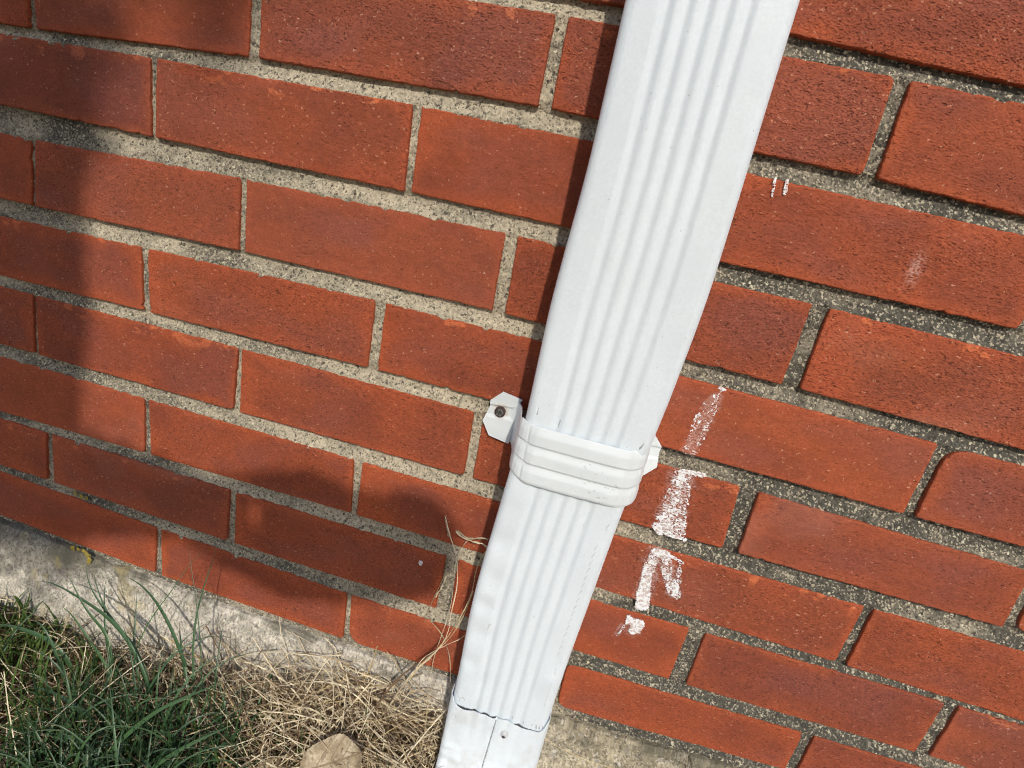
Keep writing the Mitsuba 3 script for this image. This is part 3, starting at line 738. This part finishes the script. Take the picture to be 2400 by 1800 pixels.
# ------------------------------------------------------------------ white paint smears on the brick faces
def smear(strokes, label, fill=(), seed=1, step=0.00026):
    """strokes: (polyline, half width, cover at start, cover at end); fill: (polygon, cover). A dry brush leaves the pits of the brick bare."""
    allp = np.array([p for s in strokes for p in s[0]] + [p for g, c in fill for p in g])
    x = np.arange(allp[:, 0].min() - .008, allp[:, 0].max() + .008, step); z = np.arange(allp[:, 1].min() - .008, allp[:, 1].max() + .008, step)
    X, Z = np.meshgrid(x, z)
    cov = np.zeros(X.shape)
    wob = 0.0011 * n2(X, Z, 0.004, 3, seed + 5)
    for line, w, c0, c1 in strokes:
        L = np.array(line); n = len(L) - 1
        for k in range(n):
            a, b = L[k], L[k + 1]
            t = np.clip(((X - a[0]) * (b[0] - a[0]) + (Z - a[1]) * (b[1] - a[1])) / ((b - a) @ (b - a)), 0, 1)
            d = np.hypot(X - a[0] - t * (b[0] - a[0]), Z - a[1] - t * (b[1] - a[1])) + wob
            c = c0 + (c1 - c0) * (k + t) / n
            cov = np.maximum(cov, c * sst(w * 1.15, w * 0.55, d))
    for poly, c in fill:
        import shapely
        pg = Polygon(poly)
        pts = shapely.points(X.ravel() + wob.ravel(), Z.ravel())
        inn = shapely.contains(pg, pts); dd = shapely.distance(pg.exterior, pts)
        sd = np.where(inn, dd, -dd).reshape(X.shape)
        cc = c(X, Z) if callable(c) else c
        cov = np.maximum(cov, cc * sst(-0.0008, 0.0022, sd))
    g = 0.5 + 0.5 * (0.66 * n2(X * 0.8, Z * 1.35, 0.00095, 2, seed) + 0.34 * n2(X, Z * 1.2, 0.0032, 2, seed + 3)) * 1.55
    g = g + 0.10 * n2(X, Z * 0.25, 0.0011, 1, seed + 8)
    on = g < cov
    c = on[:-1, :-1] & on[1:, :-1] & on[:-1, 1:] & on[1:, 1:]
    Fq = grid_faces(*X.shape)[c.ravel()]
    us = np.unique(Fq); rm = -np.ones(X.size, int); rm[us] = np.arange(len(us))
    # follows the brick's own face
    Y = 0.00035 * n2(X, Z, 0.03, 2, 41) - 0.00085 - 0.0003 * np.clip((cov - g) * 3, 0, 1)
    obj('paint_smear', (np.stack([X, Y, Z], -1).reshape(-1, 3)[us], rm[Fq]), 'smear_mat', None, smooth=True, label=label, category='paint smear', group='dried white paint on the bricks right of the downspout')

smear([([(.6170, .3700), (.6180, .3560)], .004, .9, .6), ([(.614, .3112), (.6365, .3102)], .0022, .80, .85), ([(.618, .3712), (.6335, .3722)], .0026, .95, .85), ([(.6175, .342), (.615, .312)], .0055, .62, .85)],
      'large speckled white paint smear on the brick just below the right ear of the strap',
      fill=[([(.6100, .371), (.6181, .3719), (.6337, .373), (.634, .3693), (.6265, .3637), (.6300, .3507), (.6320, .3366), (.6370, .3105), (.6298, .3092), (.6118, .3092), (.6065, .312), (.6072, .3269), (.6082, .3419), (.6093, .3567)], lambda X, Z: 0.53 + 0.16 * sst(.345, .31, Z))], seed=3)
smear([([(.6255, .4452), (.6235, .4324)], .0014, .55, .55), ([(.6235, .4324), (.6163, .4174), (.6144, .4035), (.6147, .3879)], .0030, .50, .36), ([(.6162, .4299), (.6142, .4168), (.6134, .4038)], .0024, .44, .36), ([(.6256, .43), (.6234, .4164), (.6233, .4014), (.6207, .3865)], .0032, .50, .34), ([(.6240, .4466), (.6275, .4458)], .0016, .95, .9), ([(.6216, .4396), (.6222, .4384)], .0014, .95, .95)],
      'thin streaky white paint scratch on the brick above the large paint smear', seed=14)
smear([([(.6175, .2905), (.6160, .2810), (.6157, .2651), (.6180, .2483), (.6192, .2340)], .0066, .58, .84), ([(.6180, .2480), (.6195, .2345)], .0074, .86, .96), ([(.6160, .2910), (.6265, .2920)], .0040, .92, .80), ([(.6265, .2918), (.6330, .2905), (.6405, .2876)], .0024, .72, .75), ([(.6250, .2890), (.6325, .2714), (.6381, .2619), (.6440, .2555)], .0066, .54, .62), ([(.6390, .2880), (.6409, .2744), (.6435, .2694)], .0022, .55, .62), ([(.6420, .2640), (.6440, .2560)], .0030, .85, .90)],
      'white paint smear shaped like an arch with two legs', seed=25)
smear([([(.6106, .2073), (.6077, .1944)], .0018, .62, .50)], 'round white paint blot, lowest of the paint marks right of the downspout',
      fill=[([(.609, .2206), (.613, .2215), (.6170, .2190), (.6215, .2202), (.6262, .2195), (.6285, .2130), (.6262, .2035), (.6195, .1992), (.6140, .2030), (.6150, .2085), (.6102, .2087), (.6085, .215)], 0.90)], seed=36)
smear([([(.6146, .6000), (.6163, .5880)], .0015, .85, .55), ([(.6223, .6000), (.6238, .5916)], .0017, .80, .62)], 'pair of short white paint ticks high beside the downspout', seed=47)
fl = trimesh.creation.icosphere(subdivisions=2, radius=0.0022); fl.vertices = fl.vertices * [1, .7, 1.25] + n2(fl.vertices[:, 0], fl.vertices[:, 2], .002, 2, 3)[:, None] * 0.0004 + [.4128, -.0008, .2077]
obj('pebble', fl, 'smear_mat', smooth=True, label='tiny white pebble set in a brick face left of the downspout', category='pebble')

# ------------------------------------------------------------------ ground
xs = np.concatenate([np.linspace(-60, -1, 30), np.linspace(-.9, -.25, 16), np.arange(-.22, .75, .006), np.linspace(.8, 2, 20), np.linspace(3, 60, 30)])
ys = np.concatenate([np.linspace(-60, -1.2, 30), np.linspace(-1, -.36, 14), np.arange(-.33, .035, .006)])
GX2, GY2 = np.meshgrid(xs, ys)
GZ2 = ground_h(GX2, GY2) - 0.006 + 0.006 * n2(GX2, GY2, 0.02, 3, 131) * (np.abs(GX2) < 2) - 0.0
obj('ground', (np.stack([GX2, GY2, GZ2], -1).reshape(-1, 3), grid_faces(*GX2.shape)), 'soil_mat', smooth=True, kind='structure', label='dark soil at the foot of the wall', category='ground')

def ribbons(P, W, tone, fold=0.35, side=None):
    """P (n, k, 3) centre lines, W (n,) or (n, k) widths: folded strips, uv = (tone index, along)"""
    n, k = P.shape[:2]
    t = np.gradient(P, axis=1); t /= np.linalg.norm(t, axis=2, keepdims=True) + 1e-12
    if side is None:
        side = rng.normal(size=(n, 1, 3)); side[..., 2] *= 0.4
    s = side - (side * t).sum(2, keepdims=True) * t
    s /= np.linalg.norm(s, axis=2, keepdims=True) + 1e-12
    up = np.cross(t, s)
    W = np.broadcast_to(W if np.ndim(W) == 2 else np.asarray(W)[:, None], (n, k))[..., None]
    V = np.stack([P - s * W / 2, P + up * W * fold, P + s * W / 2], 2)
    base = (np.arange(n) * k * 3)[:, None, None] + (np.arange(k - 1) * 3)[None, :, None]
    q = np.array([[0, 1, 4, 3], [1, 2, 5, 4]])
    F = (base[..., None] + q[None, None]).reshape(-1, 4)
    al = np.broadcast_to(np.linspace(0, 1, k)[None, :, None], (n, k, 3))
    uu = np.broadcast_to(np.asarray(tone)[:, None, None], (n, k, 3)) + np.array([0.2, 0.5, 0.8])
    return (V.reshape(-1, 3), F), np.stack([uu.ravel(), al.ravel()], 1)

def straws(n, xr, yr, hmin, hmax, lmin, lmax, wmin, wmax, tilt, curl, k=7, bias=None, power=1.0):
    x = rng.uniform(*xr, n); y = yr[0] + (yr[1] - yr[0]) * rng.uniform(0, 1, n) ** power
    z = ground_h(x, y) + rng.uniform(hmin, hmax, n)
    az = rng.uniform(0, 2 * np.pi, n)
    if bias is not None:
        az = np.where(rng.uniform(size=n) < bias[1], rng.normal(bias[0], 0.5, n), az)
    el = rng.normal(0, tilt, n)
    d = np.stack([np.cos(az) * np.cos(el), np.sin(az) * np.cos(el) * 0.75, np.sin(el)], 1)
    L = rng.uniform(lmin, lmax, n)
    s = np.linspace(-0.5, 0.5, k)
    P = np.stack([x, y, z], 1)[:, None] + d[:, None] * (L[:, None] * s)[..., None]
    c1 = rng.normal(size=(n, 3)); c1[:, 2] = -np.abs(c1[:, 2]) * 0.7
    P = P + c1[:, None] * (curl * L[:, None] * (s ** 2) * 3)[..., None]
    kp = rng.uniform(-0.3, 0.4, n)
    P = P + (rng.normal(size=(n, 3)) * 0.45 * (rng.uniform(size=(n, 1)) < 0.6))[:, None] * (L[:, None] * np.maximum(0, s[None] - kp[:, None]))[..., None]
    P = P + rng.normal(size=P.shape) * 0.0004
    P[..., 1] = np.minimum(P[..., 1], -0.010 + 0.004 * rng.uniform(size=P.shape[:2]) - 0.012 * sst(0.03, 0.0, P[..., 2]))
    # nothing inside the downspout
    inside = (P[..., 0] > .474) & (P[..., 0] < .568) & (P[..., 1] > -0.066)
    P[..., 0] = np.where(inside, .472 - 0.02 * rng.uniform(size=P.shape[:2]), P[..., 0])
    P[..., 2] = np.maximum(P[..., 2], ground_h(P[..., 0], P[..., 1]) - 0.004)
    W = rng.uniform(wmin, wmax, n)[:, None] * np.clip(1.25 - 1.1 * np.abs(s) ** 1.5 * 1.6, 0.35, 1)[None]
    return P, W

def merge(parts):
    V, F, U, o = [], [], [], 0
    for (v, f), u in parts:
        V.append(v); F.append(f + o); U.append(u); o += len(v)
    return (np.vstack(V), np.vstack(F)), np.vstack(U)

# matted dead stems low down, pale straw over them
parts = []
P, W = straws(3000, (-.25, .47), (-.34, -.008), -.006, .014, .015, .06, .0010, .0026, .35, .10)
parts.append(ribbons(P, W, np.arange(len(P))))
obj('dead_thatch', *[merge(parts)[0]], 'thatch_mat', uv=merge(parts)[1], kind='stuff', label='matted brown dead grass low at the foot of the wall', category='dead grass')
parts = []
P, W = straws(1150, (.10, .475), (-.20, -.008), .004, .042, .04, .13, .0006, .0015, .45, .11, bias=(2.6, .4), power=.8)
parts.append(ribbons(P, W, np.arange(len(P))))
P, W = straws(850, (-.20, .30), (-.34, -.02), .002, .030, .03, .10, .0006, .0015, .50, .13)
parts.append(ribbons(P, W, 3000 + np.arange(len(P))))
P, W = straws(330, (.30, .475), (-.10, -.012), .008, .04, .05, .12, .0008, .0016, .5, .12)
parts.append(ribbons(P, W, 5000 + np.arange(len(P))))
P, W = straws(1300, (.62, 1.8), (-.34, -.09), -.004, .012, .02, .06, .0008, .002, .20, .10, k=4)
parts.append(ribbons(P, W, 10000 + np.arange(len(P))))
P, W = straws(1000, (-1.0, -.25), (-.34, -.03), -.004, .020, .02, .07, .0008, .002, .30, .10, k=4)
parts.append(ribbons(P, W, 12000 + np.arange(len(P))))
P, W = straws(4500, (-1.2, 1.8), (-1.3, -.30), -.002, .030, .02, .08, .0008, .002, .35, .12, k=4)
parts.append(ribbons(P, W, 7000 + np.arange(len(P))))
m, u = merge(parts)
obj('dry_grass', m, 'straw_mat', uv=u, kind='stuff', label='tangle of pale dry straw along the foot of the wall', category='dry grass')

def blades(n, xr, yr, lmin, lmax, wmin, wmax, lean, k=8):
    x = rng.uniform(*xr, n); y = rng.uniform(*yr, n); z = ground_h(x, y) - 0.003
    az = rng.uniform(0, 2 * np.pi, n); L = rng.uniform(lmin, lmax, n)
    s = np.linspace(0, 1, k)
    le = np.abs(rng.normal(0, lean, n)) + 0.15
    ang = le[:, None] * (0.35 + 0.9 * s[None])
    r = np.cumsum(np.sin(ang), 1) / k * L[:, None]; h = np.cumsum(np.cos(ang), 1) / k * L[:, None]
    P = np.stack([x[:, None] + np.cos(az)[:, None] * r, y[:, None] + np.sin(az)[:, None] * r, z[:, None] + h], 2)
    P[..., 1] = np.minimum(P[..., 1], -0.016)
    W = rng.uniform(wmin, wmax, n)[:, None] * np.clip(1.15 - s ** 2.2 * 1.05, 0.08, 1)[None]
    side = np.stack([-np.sin(az), np.cos(az), 0 * az], 1)[:, None] + rng.normal(size=(n, 1, 3)) * 0.35
    return P, W, side
parts = []
P, W, S_ = blades(520, (-.16, .12), (-.26, -.05), .03, .075, .0016, .0034, .8)
parts.append(ribbons(P, W, np.arange(len(P)), side=S_))
P, W, S_ = blades(420, (.10, .30), (-.24, -.07), .03, .085, .0014, .0030, .75)
parts.append(ribbons(P, W, 1000 + np.arange(len(P)), side=S_))
P, W, S_ = blades(420, (.11, .29), (-.21, -.09), .05, .11, .0012, .0026, .65)
parts.append(ribbons(P, W, 3000 + np.arange(len(P)), side=S_))
P, W, S_ = blades(130, (-.14, .02), (-.075, -.02), .03, .06, .002, .004, .8)
parts.append(ribbons(P, W, 2000 + np.arange(len(P)), side=S_))
P, W, S_ = blades(150, (.28, .46), (-.18, -.05), .03, .07, .0012, .0022, .9)
parts.append(ribbons(P, W, 2500 + np.arange(len(P)), side=S_))
P, W, S_ = blades(900, (-1.0, -.18), (-.34, -.06), .03, .07, .0018, .0036, .8, k=5)
parts.append(ribbons(P, W, 8000 + np.arange(len(P)), side=S_))
P, W, S_ = blades(5000, (-1.2, 1.8), (-1.3, -.30), .03, .08, .002, .004, .8, k=4)
parts.append(ribbons(P, W, 4000 + np.arange(len(P)), side=S_))
m, u = merge(parts)
obj('green_grass', m, 'green_mat', uv=u, kind='stuff', smooth=True, label='low green grass mixed into the straw at the lower left', category='grass')

def spline(pts, k=22):
    pts = np.array(pts, float)
    s = np.r_[0, np.cumsum(np.linalg.norm(np.diff(pts, axis=0), axis=1))]
    q = np.linspace(0, s[-1], k)
    if len(pts) < 3:
        return np.stack([np.interp(q, s, pts[:, j]) for j in range(3)], 1)
    from scipy.interpolate import make_interp_spline
    return make_interp_spline(s, pts, k=min(3, len(pts) - 1))(q)

# the tuft: blades given from tip to base
TUFT = [([(.105, -.02, .094), (.148, -.033, .092), (.177, -.045, .078), (.2, -.058, .066), (.216, -.07, .065)], .0030), ([(.065, -.03, .108), (.076, -.037, .085), (.099, -.043, .067), (.125, -.05, .054), (.145, -.057, .043), (.163, -.063, .02), (.176, -.07, .000)], .0032),
        ([(.073, -.03, .099), (.089, -.04, .084), (.114, -.05, .066), (.145, -.06, .057), (.168, -.07, .045), (.180, -.075, .01)], .0030), ([(-.001, -.03, .058), (.037, -.038, .072), (.072, -.046, .075), (.109, -.054, .074), (.139, -.062, .066), (.163, -.07, .051), (.185, -.078, .01)], .0030),
        ([(.051, -.04, .097), (.069, -.046, .08), (.092, -.052, .063), (.114, -.058, .053), (.125, -.064, .038), (.140, -.07, .010)], .0028), ([(.041, -.04, .048), (.068, -.048, .044), (.092, -.055, .031), (.112, -.062, .023), (.13, -.07, .005)], .0026),
        ([(.087, -.03, .09), (.098, -.043, .075), (.113, -.057, .051), (.131, -.07, .02)], .0024), ([(.125, -.03, .091), (.135, -.043, .072), (.146, -.057, .052), (.165, -.07, .02)], .0022), ([(.176, -.03, .068), (.188, -.043, .058), (.204, -.057, .045), (.22, -.07, .02)], .0028),
        ([(.209, -.02, .168), (.207, -.03, .139), (.206, -.04, .112), (.209, -.05, .087), (.216, -.06, .060), (.226, -.07, .02)], .0020), ([(.177, -.02, .169), (.192, -.033, .143), (.207, -.045, .118), (.222, -.058, .085), (.234, -.07, .03)], .0010),
        ([(.207, -.02, .168), (.187, -.03, .147), (.178, -.04, .124), (.164, -.05, .093), (.154, -.06, .06), (.156, -.07, .02)], .0011), ([(.227, -.03, .09), (.237, -.05, .078), (.248, -.07, .02)], .0016),
        ([(.286, -.11, .115), (.259, -.118, .096), (.231, -.126, .072), (.211, -.134, .047), (.197, -.142, .027), (.182, -.15, .000)], .0036), ([(.302, -.12, .082), (.265, -.13, .051), (.242, -.14, .027), (.226, -.15, -.01)], .0036),
        ([(.063, -.1, .005), (.111, -.108, .020), (.142, -.115, .022), (.168, -.122, .018), (.190, -.13, -.01)], .0042), ([(.062, -.13, -.010), (.121, -.133, .004), (.169, -.137, .019), (.200, -.14, .000)], .0036),
        ([(-.045, -.05, -.002), (-.01, -.053, .012), (.015, -.055, .016), (.044, -.057, .014), (.070, -.06, -.01)], .0042), ([(.000, -.03, .022), (-.005, -.05, .012), (-.006, -.065, -.002), (-.009, -.08, -.025)], .0038)]
tuft = thing('grass_tuft', label='dark green tuft of long grass blades leaning over the concrete footing', category='grass tuft')
rb = np.random.default_rng(23)
for i in range(230):                                 # shorter blades filling the heart of the tuft
    b = np.array([rb.normal(.205, .045), rb.uniform(-.20, -.08), -.018]); a = rb.uniform(0, 6.3); L = rb.uniform(.05, .13)
    d = np.array([math.cos(a), math.sin(a) * 0.8, 0]) * L * rb.uniform(.4, .9); h = L * rb.uniform(.5, .9)
    TUFT.append(([tuple(b + d + [0, 0, h * rb.uniform(.7, 1.0)]), tuple(b + d * .55 + [0, 0, h * .85]), tuple(b + d * .2 + [0, 0, h * .45]), tuple(b)], rb.uniform(.0013, .0027)))
for i, (pts, w) in enumerate(TUFT):
    P = spline(pts)[None]
    P[..., 1] = np.minimum(P[..., 1], -0.013)
    s = np.linspace(0, 1, P.shape[1])
    W = (w * np.clip(s / 0.55, 0.10, 1) ** 0.7)[None]
    to_cam = (CAM - P.mean(1)); side = np.cross(P[0, -1] - P[0, 0], to_cam[0])[None, None] + rb.normal(size=(1, 1, 3)) * 0.004
    (V, F), U = ribbons(P, W, [i], fold=0.28, side=side)
    obj('blade', (V, F), 'blade_mat', tuft, smooth=True, uv=U)

def stems(name, polys, w, parent, mat='straw_mat', tone0=0, tags=None, k=20, wob=0.0006, seed=3):
    r2 = np.random.default_rng(seed)
    for i, pts in enumerate(polys):
        P = spline(pts, k)
        P = P + np.cumsum(r2.normal(size=P.shape), 0) * wob * 0.25
        P[:, 1] = np.minimum(P[:, 1], -0.007)
        wi = (w[i] if not np.isscalar(w) else w)
        s = np.linspace(0, 1, k)
        rad = wi / 2 * (0.75 + 0.25 * np.sin(s * 19 + i)) 
        t = np.gradient(P, axis=0); t /= np.linalg.norm(t, axis=1, keepdims=True)
        a = np.cross(t, [0.3, 0.8, 0.2]); a /= np.linalg.norm(a, axis=1, keepdims=True); b = np.cross(t, a)
        an = np.arange(5) * 2 * np.pi / 5
        V = P[:, None] + rad[:, None, None] * (np.cos(an)[None, :, None] * a[:, None] + np.sin(an)[None, :, None] * b[:, None])
        U = np.stack([np.full(V.shape[:2], tone0 + i + 0.5), np.broadcast_to(s[:, None], V.shape[:2])], -1).reshape(-1, 2)
        kk = obj(name, (V.reshape(-1, 3), grid_faces(k, 5, True)), mat, parent, smooth=True, uv=U)
        if tags:
            labels[kk] = tags[i] if isinstance(tags, list) else dict(tags)

TALL = [[(.431, -.012, .273), (.441, -.014, .253), (.451, -.017, .232), (.454, -.019, .219), (.455, -.021, .202), (.455, -.023, .175), (.456, -.025, .165), (.445, -.028, .129), (.426, -.03, .092)], [(.475, -.02, .256), (.47, -.022, .231), (.47, -.023, .208), (.466, -.025, .188), (.458, -.027, .161), (.445, -.028, .131), (.427, -.03, .094)],
        [(.47, -.012, .204), (.465, -.017, .173), (.458, -.021, .152), (.447, -.025, .133), (.428, -.03, .097)], [(.429, -.01, .149), (.434, -.011, .181), (.443, -.012, .214)], [(.435, -.02, .163), (.449, -.022, .154), (.461, -.025, .133), (.466, -.028, .114), (.47, -.03, .095)],
        [(.458, -.02, .264), (.450, -.012, .239), (.449, -.012, .215)], [(.471, -.015, .154), (.459, -.02, .144), (.446, -.025, .134), (.432, -.03, .103)], [(.444, -.012, .12), (.428, -.021, .103), (.414, -.031, .086), (.402, -.04, .050), (.398, -.045, .01)], [(.442, -.012, .112), (.43, -.02, .095), (.423, -.027, .083), (.410, -.035, .03)], [(.45, -.008, .192), (.451, -.012, .174), (.448, -.016, .14), (.447, -.02, .10)]]
plant = thing('dry_grass_plant', label='tall dry grass stalks with a seed head leaning against the left side of the downspout', category='dry grass')
stems('stem', TALL, [.0011, .0010, .0009, .0009, .0010, .0009, .0008, .0026, .0022, .0009], plant, tone0=20)
stems('seed_head', [[(.446, -.02, .268), (.452, -.022, .267), (.459, -.025, .268), (.467, -.028, .272), (.477, -.03, .274)], [(.445, -.018, .266), (.454, -.021, .264), (.462, -.023, .265), (.475, -.026, .266)], [(.446, -.019, .2675), (.453, -.02, .264), (.458, -.021, .2645)], [(.431, -.012, .273), (.435, -.013, .262), (.440, -.0135, .254)], [(.443, -.012, .214), (.4385, -.012, .198), (.434, -.011, .181)]], [.0022, .0021, .0018, .0018, .0019], plant, tone0=40, wob=.001)

STRAW = [[(.13, -.1, .004), (.146, -.09, .030), (.158, -.08, .043), (.177, -.07, .063)], [(.272, -.03, .072), (.266, -.05, .055), (.259, -.07, .03)], [(.234, -.02, .033), (.261, -.018, .052), (.3, -.017, .065), (.35, -.015, .081)], [(.23, -.045, .035), (.271, -.045, .042), (.314, -.045, .050), (.344, -.04, .048)], [(.309, -.03, .066), (.33, -.05, .056), (.351, -.08, .010)],
         [(.216, -.09, .020), (.223, -.08, .038), (.233, -.07, .060)], [(.262, -.07, .048), (.29, -.075, .030), (.321, -.08, .020)], [(.356, -.03, .055), (.381, -.05, .038), (.403, -.06, .035)], [(.41, -.02, .075), (.422, -.03, .070), (.429, -.035, .058)], [(.474, -.035, .087), (.461, -.048, .065), (.446, -.07, .035)], [(.412, -.04, .060), (.424, -.055, .045), (.434, -.07, .020)],
         [(.402, -.045, .065), (.398, -.063, .045), (.402, -.08, .020)], [(.348, -.065, .038), (.375, -.07, .040), (.432, -.07, .033)], [(.268, -.065, .020), (.288, -.06, .026), (.306, -.05, .046)], [(.23, -.045, .035), (.268, -.05, .052), (.295, -.055, .066), (.309, -.06, .058), (.313, -.065, .035)], [(.146, -.13, -.012), (.17, -.125, .000), (.21, -.12, .025)], [(.302, -.015, .064), (.331, -.014, .070), (.362, -.013, .071)],
         [(.308, -.025, .060), (.328, -.03, .060), (.363, -.035, .055)], [(.043, -.06, .006), (.078, -.055, .022), (.107, -.05, .029)], [(.047, -.07, .008), (.056, -.06, .018), (.065, -.05, .024)]]
STRAW.append([(.5600, -.012, .066), (.604, -.020, .061), (.644, -.022, .064), (.668, -.022, .063)])
WHERE = ['pale straw slanting across the heart of the dark green grass tuft', 'pale straw stalk slanting down from the concrete footing right of the grass tuft', 'long yellow straw lying along the concrete footing above the dry grass', 'thick tan straw lying across the middle of the dry grass',
         'long upright straw dropping down to the large beige leaf', 'short pale straw at the upper right side of the dark green tuft', 'yellow brown straw slanting from the tuft towards the small leaf', 'thin straw curving down just above the large beige leaf',
         'short straw tip against the concrete halfway between tuft and downspout', 'thick straw slanting down beside the foot of the downspout', 'broad pale straw standing right of the large beige leaf', 'straw slanting down just right of the large beige leaf edge',
         'yellow straw lying over the top edge of the large beige leaf', 'white forked straw lying just right of the dark green tuft', 'straw bent over like a hook in the middle of the dry grass', 'pale straw at the lower left edge of the dark green tuft', 'thin straw lying on the concrete nearest the lowest brick course',
         'tan straw lying along the upper edge of the dry grass left of centre', 'pale straw lying across the left side of the grass beneath the footing', 'short pale straw at the far left among fine green grass', 'single yellow straw on the concrete right of the downspout foot']
stems('straw_stalk', STRAW, [.0014, .0012, .0014, .0017, .0012, .0011, .0016, .0012, .0011, .0016, .0022, .0015, .0018, .0013, .0011, .0016, .0018, .0013, .0012, .0013, .0009], None, tone0=60, wob=.0008, seed=5,
      tags=[{'label': t, 'category': 'straw', 'group': 'loose straw stalks on the dry grass'} for t in WHERE])

def leaf(cx, cy, cz, rad, ax, tilt, seed, label):
    a = np.linspace(0, 2 * np.pi, 144, endpoint=False); rr = np.linspace(0, 1, 22)
    edge = 1 + 0.04 * np.sin(5 * a + seed) + 0.05 * np.cos(3 * a + seed) + 0.10 * np.cos(2 * a) + 0.012 * np.sin(31 * a)
    A = rr[:, None] * np.cos(a) * edge; B = rr[:, None] * np.sin(a) * edge * 0.9
    R_ = np.hypot(A, B)
    H = 0.06 * A ** 2 + 0.08 * np.abs(B) + 0.07 * n2(A, B, 0.5, 3, seed) + 0.9 * np.maximum(0, R_ - 0.72) ** 2 * (1 + np.sin(2 * a + seed))
    c, s = math.cos(ax), math.sin(ax)
    X = A * c - B * s; Yy = A * s + B * c
    V = np.stack([cx + rad * X, cy + rad * (Yy * math.cos(tilt) - H * math.sin(tilt)), cz + rad * (Yy * math.sin(tilt) + H * math.cos(tilt))], -1)
    obj('dry_leaf', (V.reshape(-1, 3), grid_faces(22, 144, True)), 'leaf_mat', smooth=True, uv=np.stack([A, B], -1).reshape(-1, 2), label=label, category='leaf')
leaf(.386, -.094, .043, .025, 0.5, 0.55, 2, 'large round dry beige leaf lying in the straw left of the downspout')
leaf(.334, -.105, .008, .017, 2.2, 0.5, 5, 'small curled dry leaf left of the large beige leaf')

# ------------------------------------------------------------------ unseen leaves in place of the camera holder, shading the wall's left half
SH = Polygon([(.24, .80), (.213, .652), (.205, .61), (.158, .590), (.150, .551), (.10, .53), (.061, .511), (.052, .46), (.05, .35), (.033, .263), (.030, .238), (.12, .231), (.18, .231), (.25, .255), (.289, .270), (.329, .261), (.408, .277), (.44, .255), (.445, .21), (.43, .18), (.40, .158), (.345, .137), (.29, .120), (.25, .122), (.20, .140), (.155, .146), (.125, .142), (.08, .132), (.04, .115), (0, .085), (-.1, .06), (-.5, .05), (-.5, 1.1), (.15, 1.1)])  # shadow outline on the wall that the unseen leaves are shaped to cast
shade_caster = thing('unseen_shade_caster', label='unseen leaf cluster behind the camera standing in for the person whose shadow falls on the wall', category='shade_caster')
rb = np.random.default_rng(41)
quads, cents = [], []
s_u = np.cross(Sn, [0, 0, 1]); s_u /= np.linalg.norm(s_u); s_v = np.cross(s_u, Sn)
def put_leaf(x, z, r):
    t = rb.uniform(.53, .64) if (z < .30 and x > .04) else (rb.uniform(1.5, 2.0) if z > .53 else rb.uniform(.72, 1.0))
    c = np.array([x, 0, z]) + SUN * t
    n_ = Sn + rb.normal(size=3) * 0.22; n_ /= np.linalg.norm(n_)
    e1 = np.cross(n_, rb.normal(size=3)); e1 /= np.linalg.norm(e1); e2 = np.cross(n_, e1)
    a = np.linspace(0, 2 * np.pi, 10, endpoint=False)
    ringp = c + r * (np.cos(a)[:, None] * e1 * 1.15 + np.sin(a)[:, None] * e2 * 0.92) + n_ * (0.15 * r * np.cos(2 * a))[:, None]
    quads.append(np.vstack([c[None], ringp])); cents.append(c)
for trial in range(26000):
    x, z = rb.uniform(-.5, .46), rb.uniform(.04, 1.1)
    p = Point(x, z)
    if not SH.contains(p):
        continue
    d = SH.exterior.distance(p)
    r = float(np.clip(d * rb.uniform(.75, 1.1), .006, .030))
    if math.hypot((x - .238) * 2.0, z - .194) < .027 + r or (r > .02 and rb.uniform() < .75):
        continue
    if z > .53 and rb.uniform() < .93:
        continue
    put_leaf(x, z, r)
V = np.concatenate(quads)
F = np.concatenate([[(11 * i, 11 * i + 1 + j, 11 * i + 1 + (j + 1) % 10) for j in range(10)] for i in range(len(quads))])
obj('shade_leaves', (V, F), 'shade_caster_mat', shade_caster, kind='stuff')
for tip in ((.02, -.95, .95), (-.15, -.95, 1.15), (.10, -.72, .72), (.22, -.62, .62)):
    P = spline([(-.25, -1.05, -.05), (-.22 + .3 * tip[0], -1.02, .3 * tip[2]), (.7 * tip[0] - .08, .5 * tip[1] - .5, .75 * tip[2]), tip], 14)
    rad = np.linspace(.010, .003, 14)
    t = np.gradient(P, axis=0); t /= np.linalg.norm(t, axis=1, keepdims=True)
    a = np.cross(t, [0.3, 0.8, 0.2]); a /= np.linalg.norm(a, axis=1, keepdims=True); b = np.cross(t, a)
    an = np.arange(7) * 2 * np.pi / 7
    V = P[:, None] + rad[:, None, None] * (np.cos(an)[None, :, None] * a[:, None] + np.sin(an)[None, :, None] * b[:, None])
    obj('stem', (V.reshape(-1, 3), grid_faces(14, 7, True)), 'caster_stem_mat', shade_caster, smooth=True)
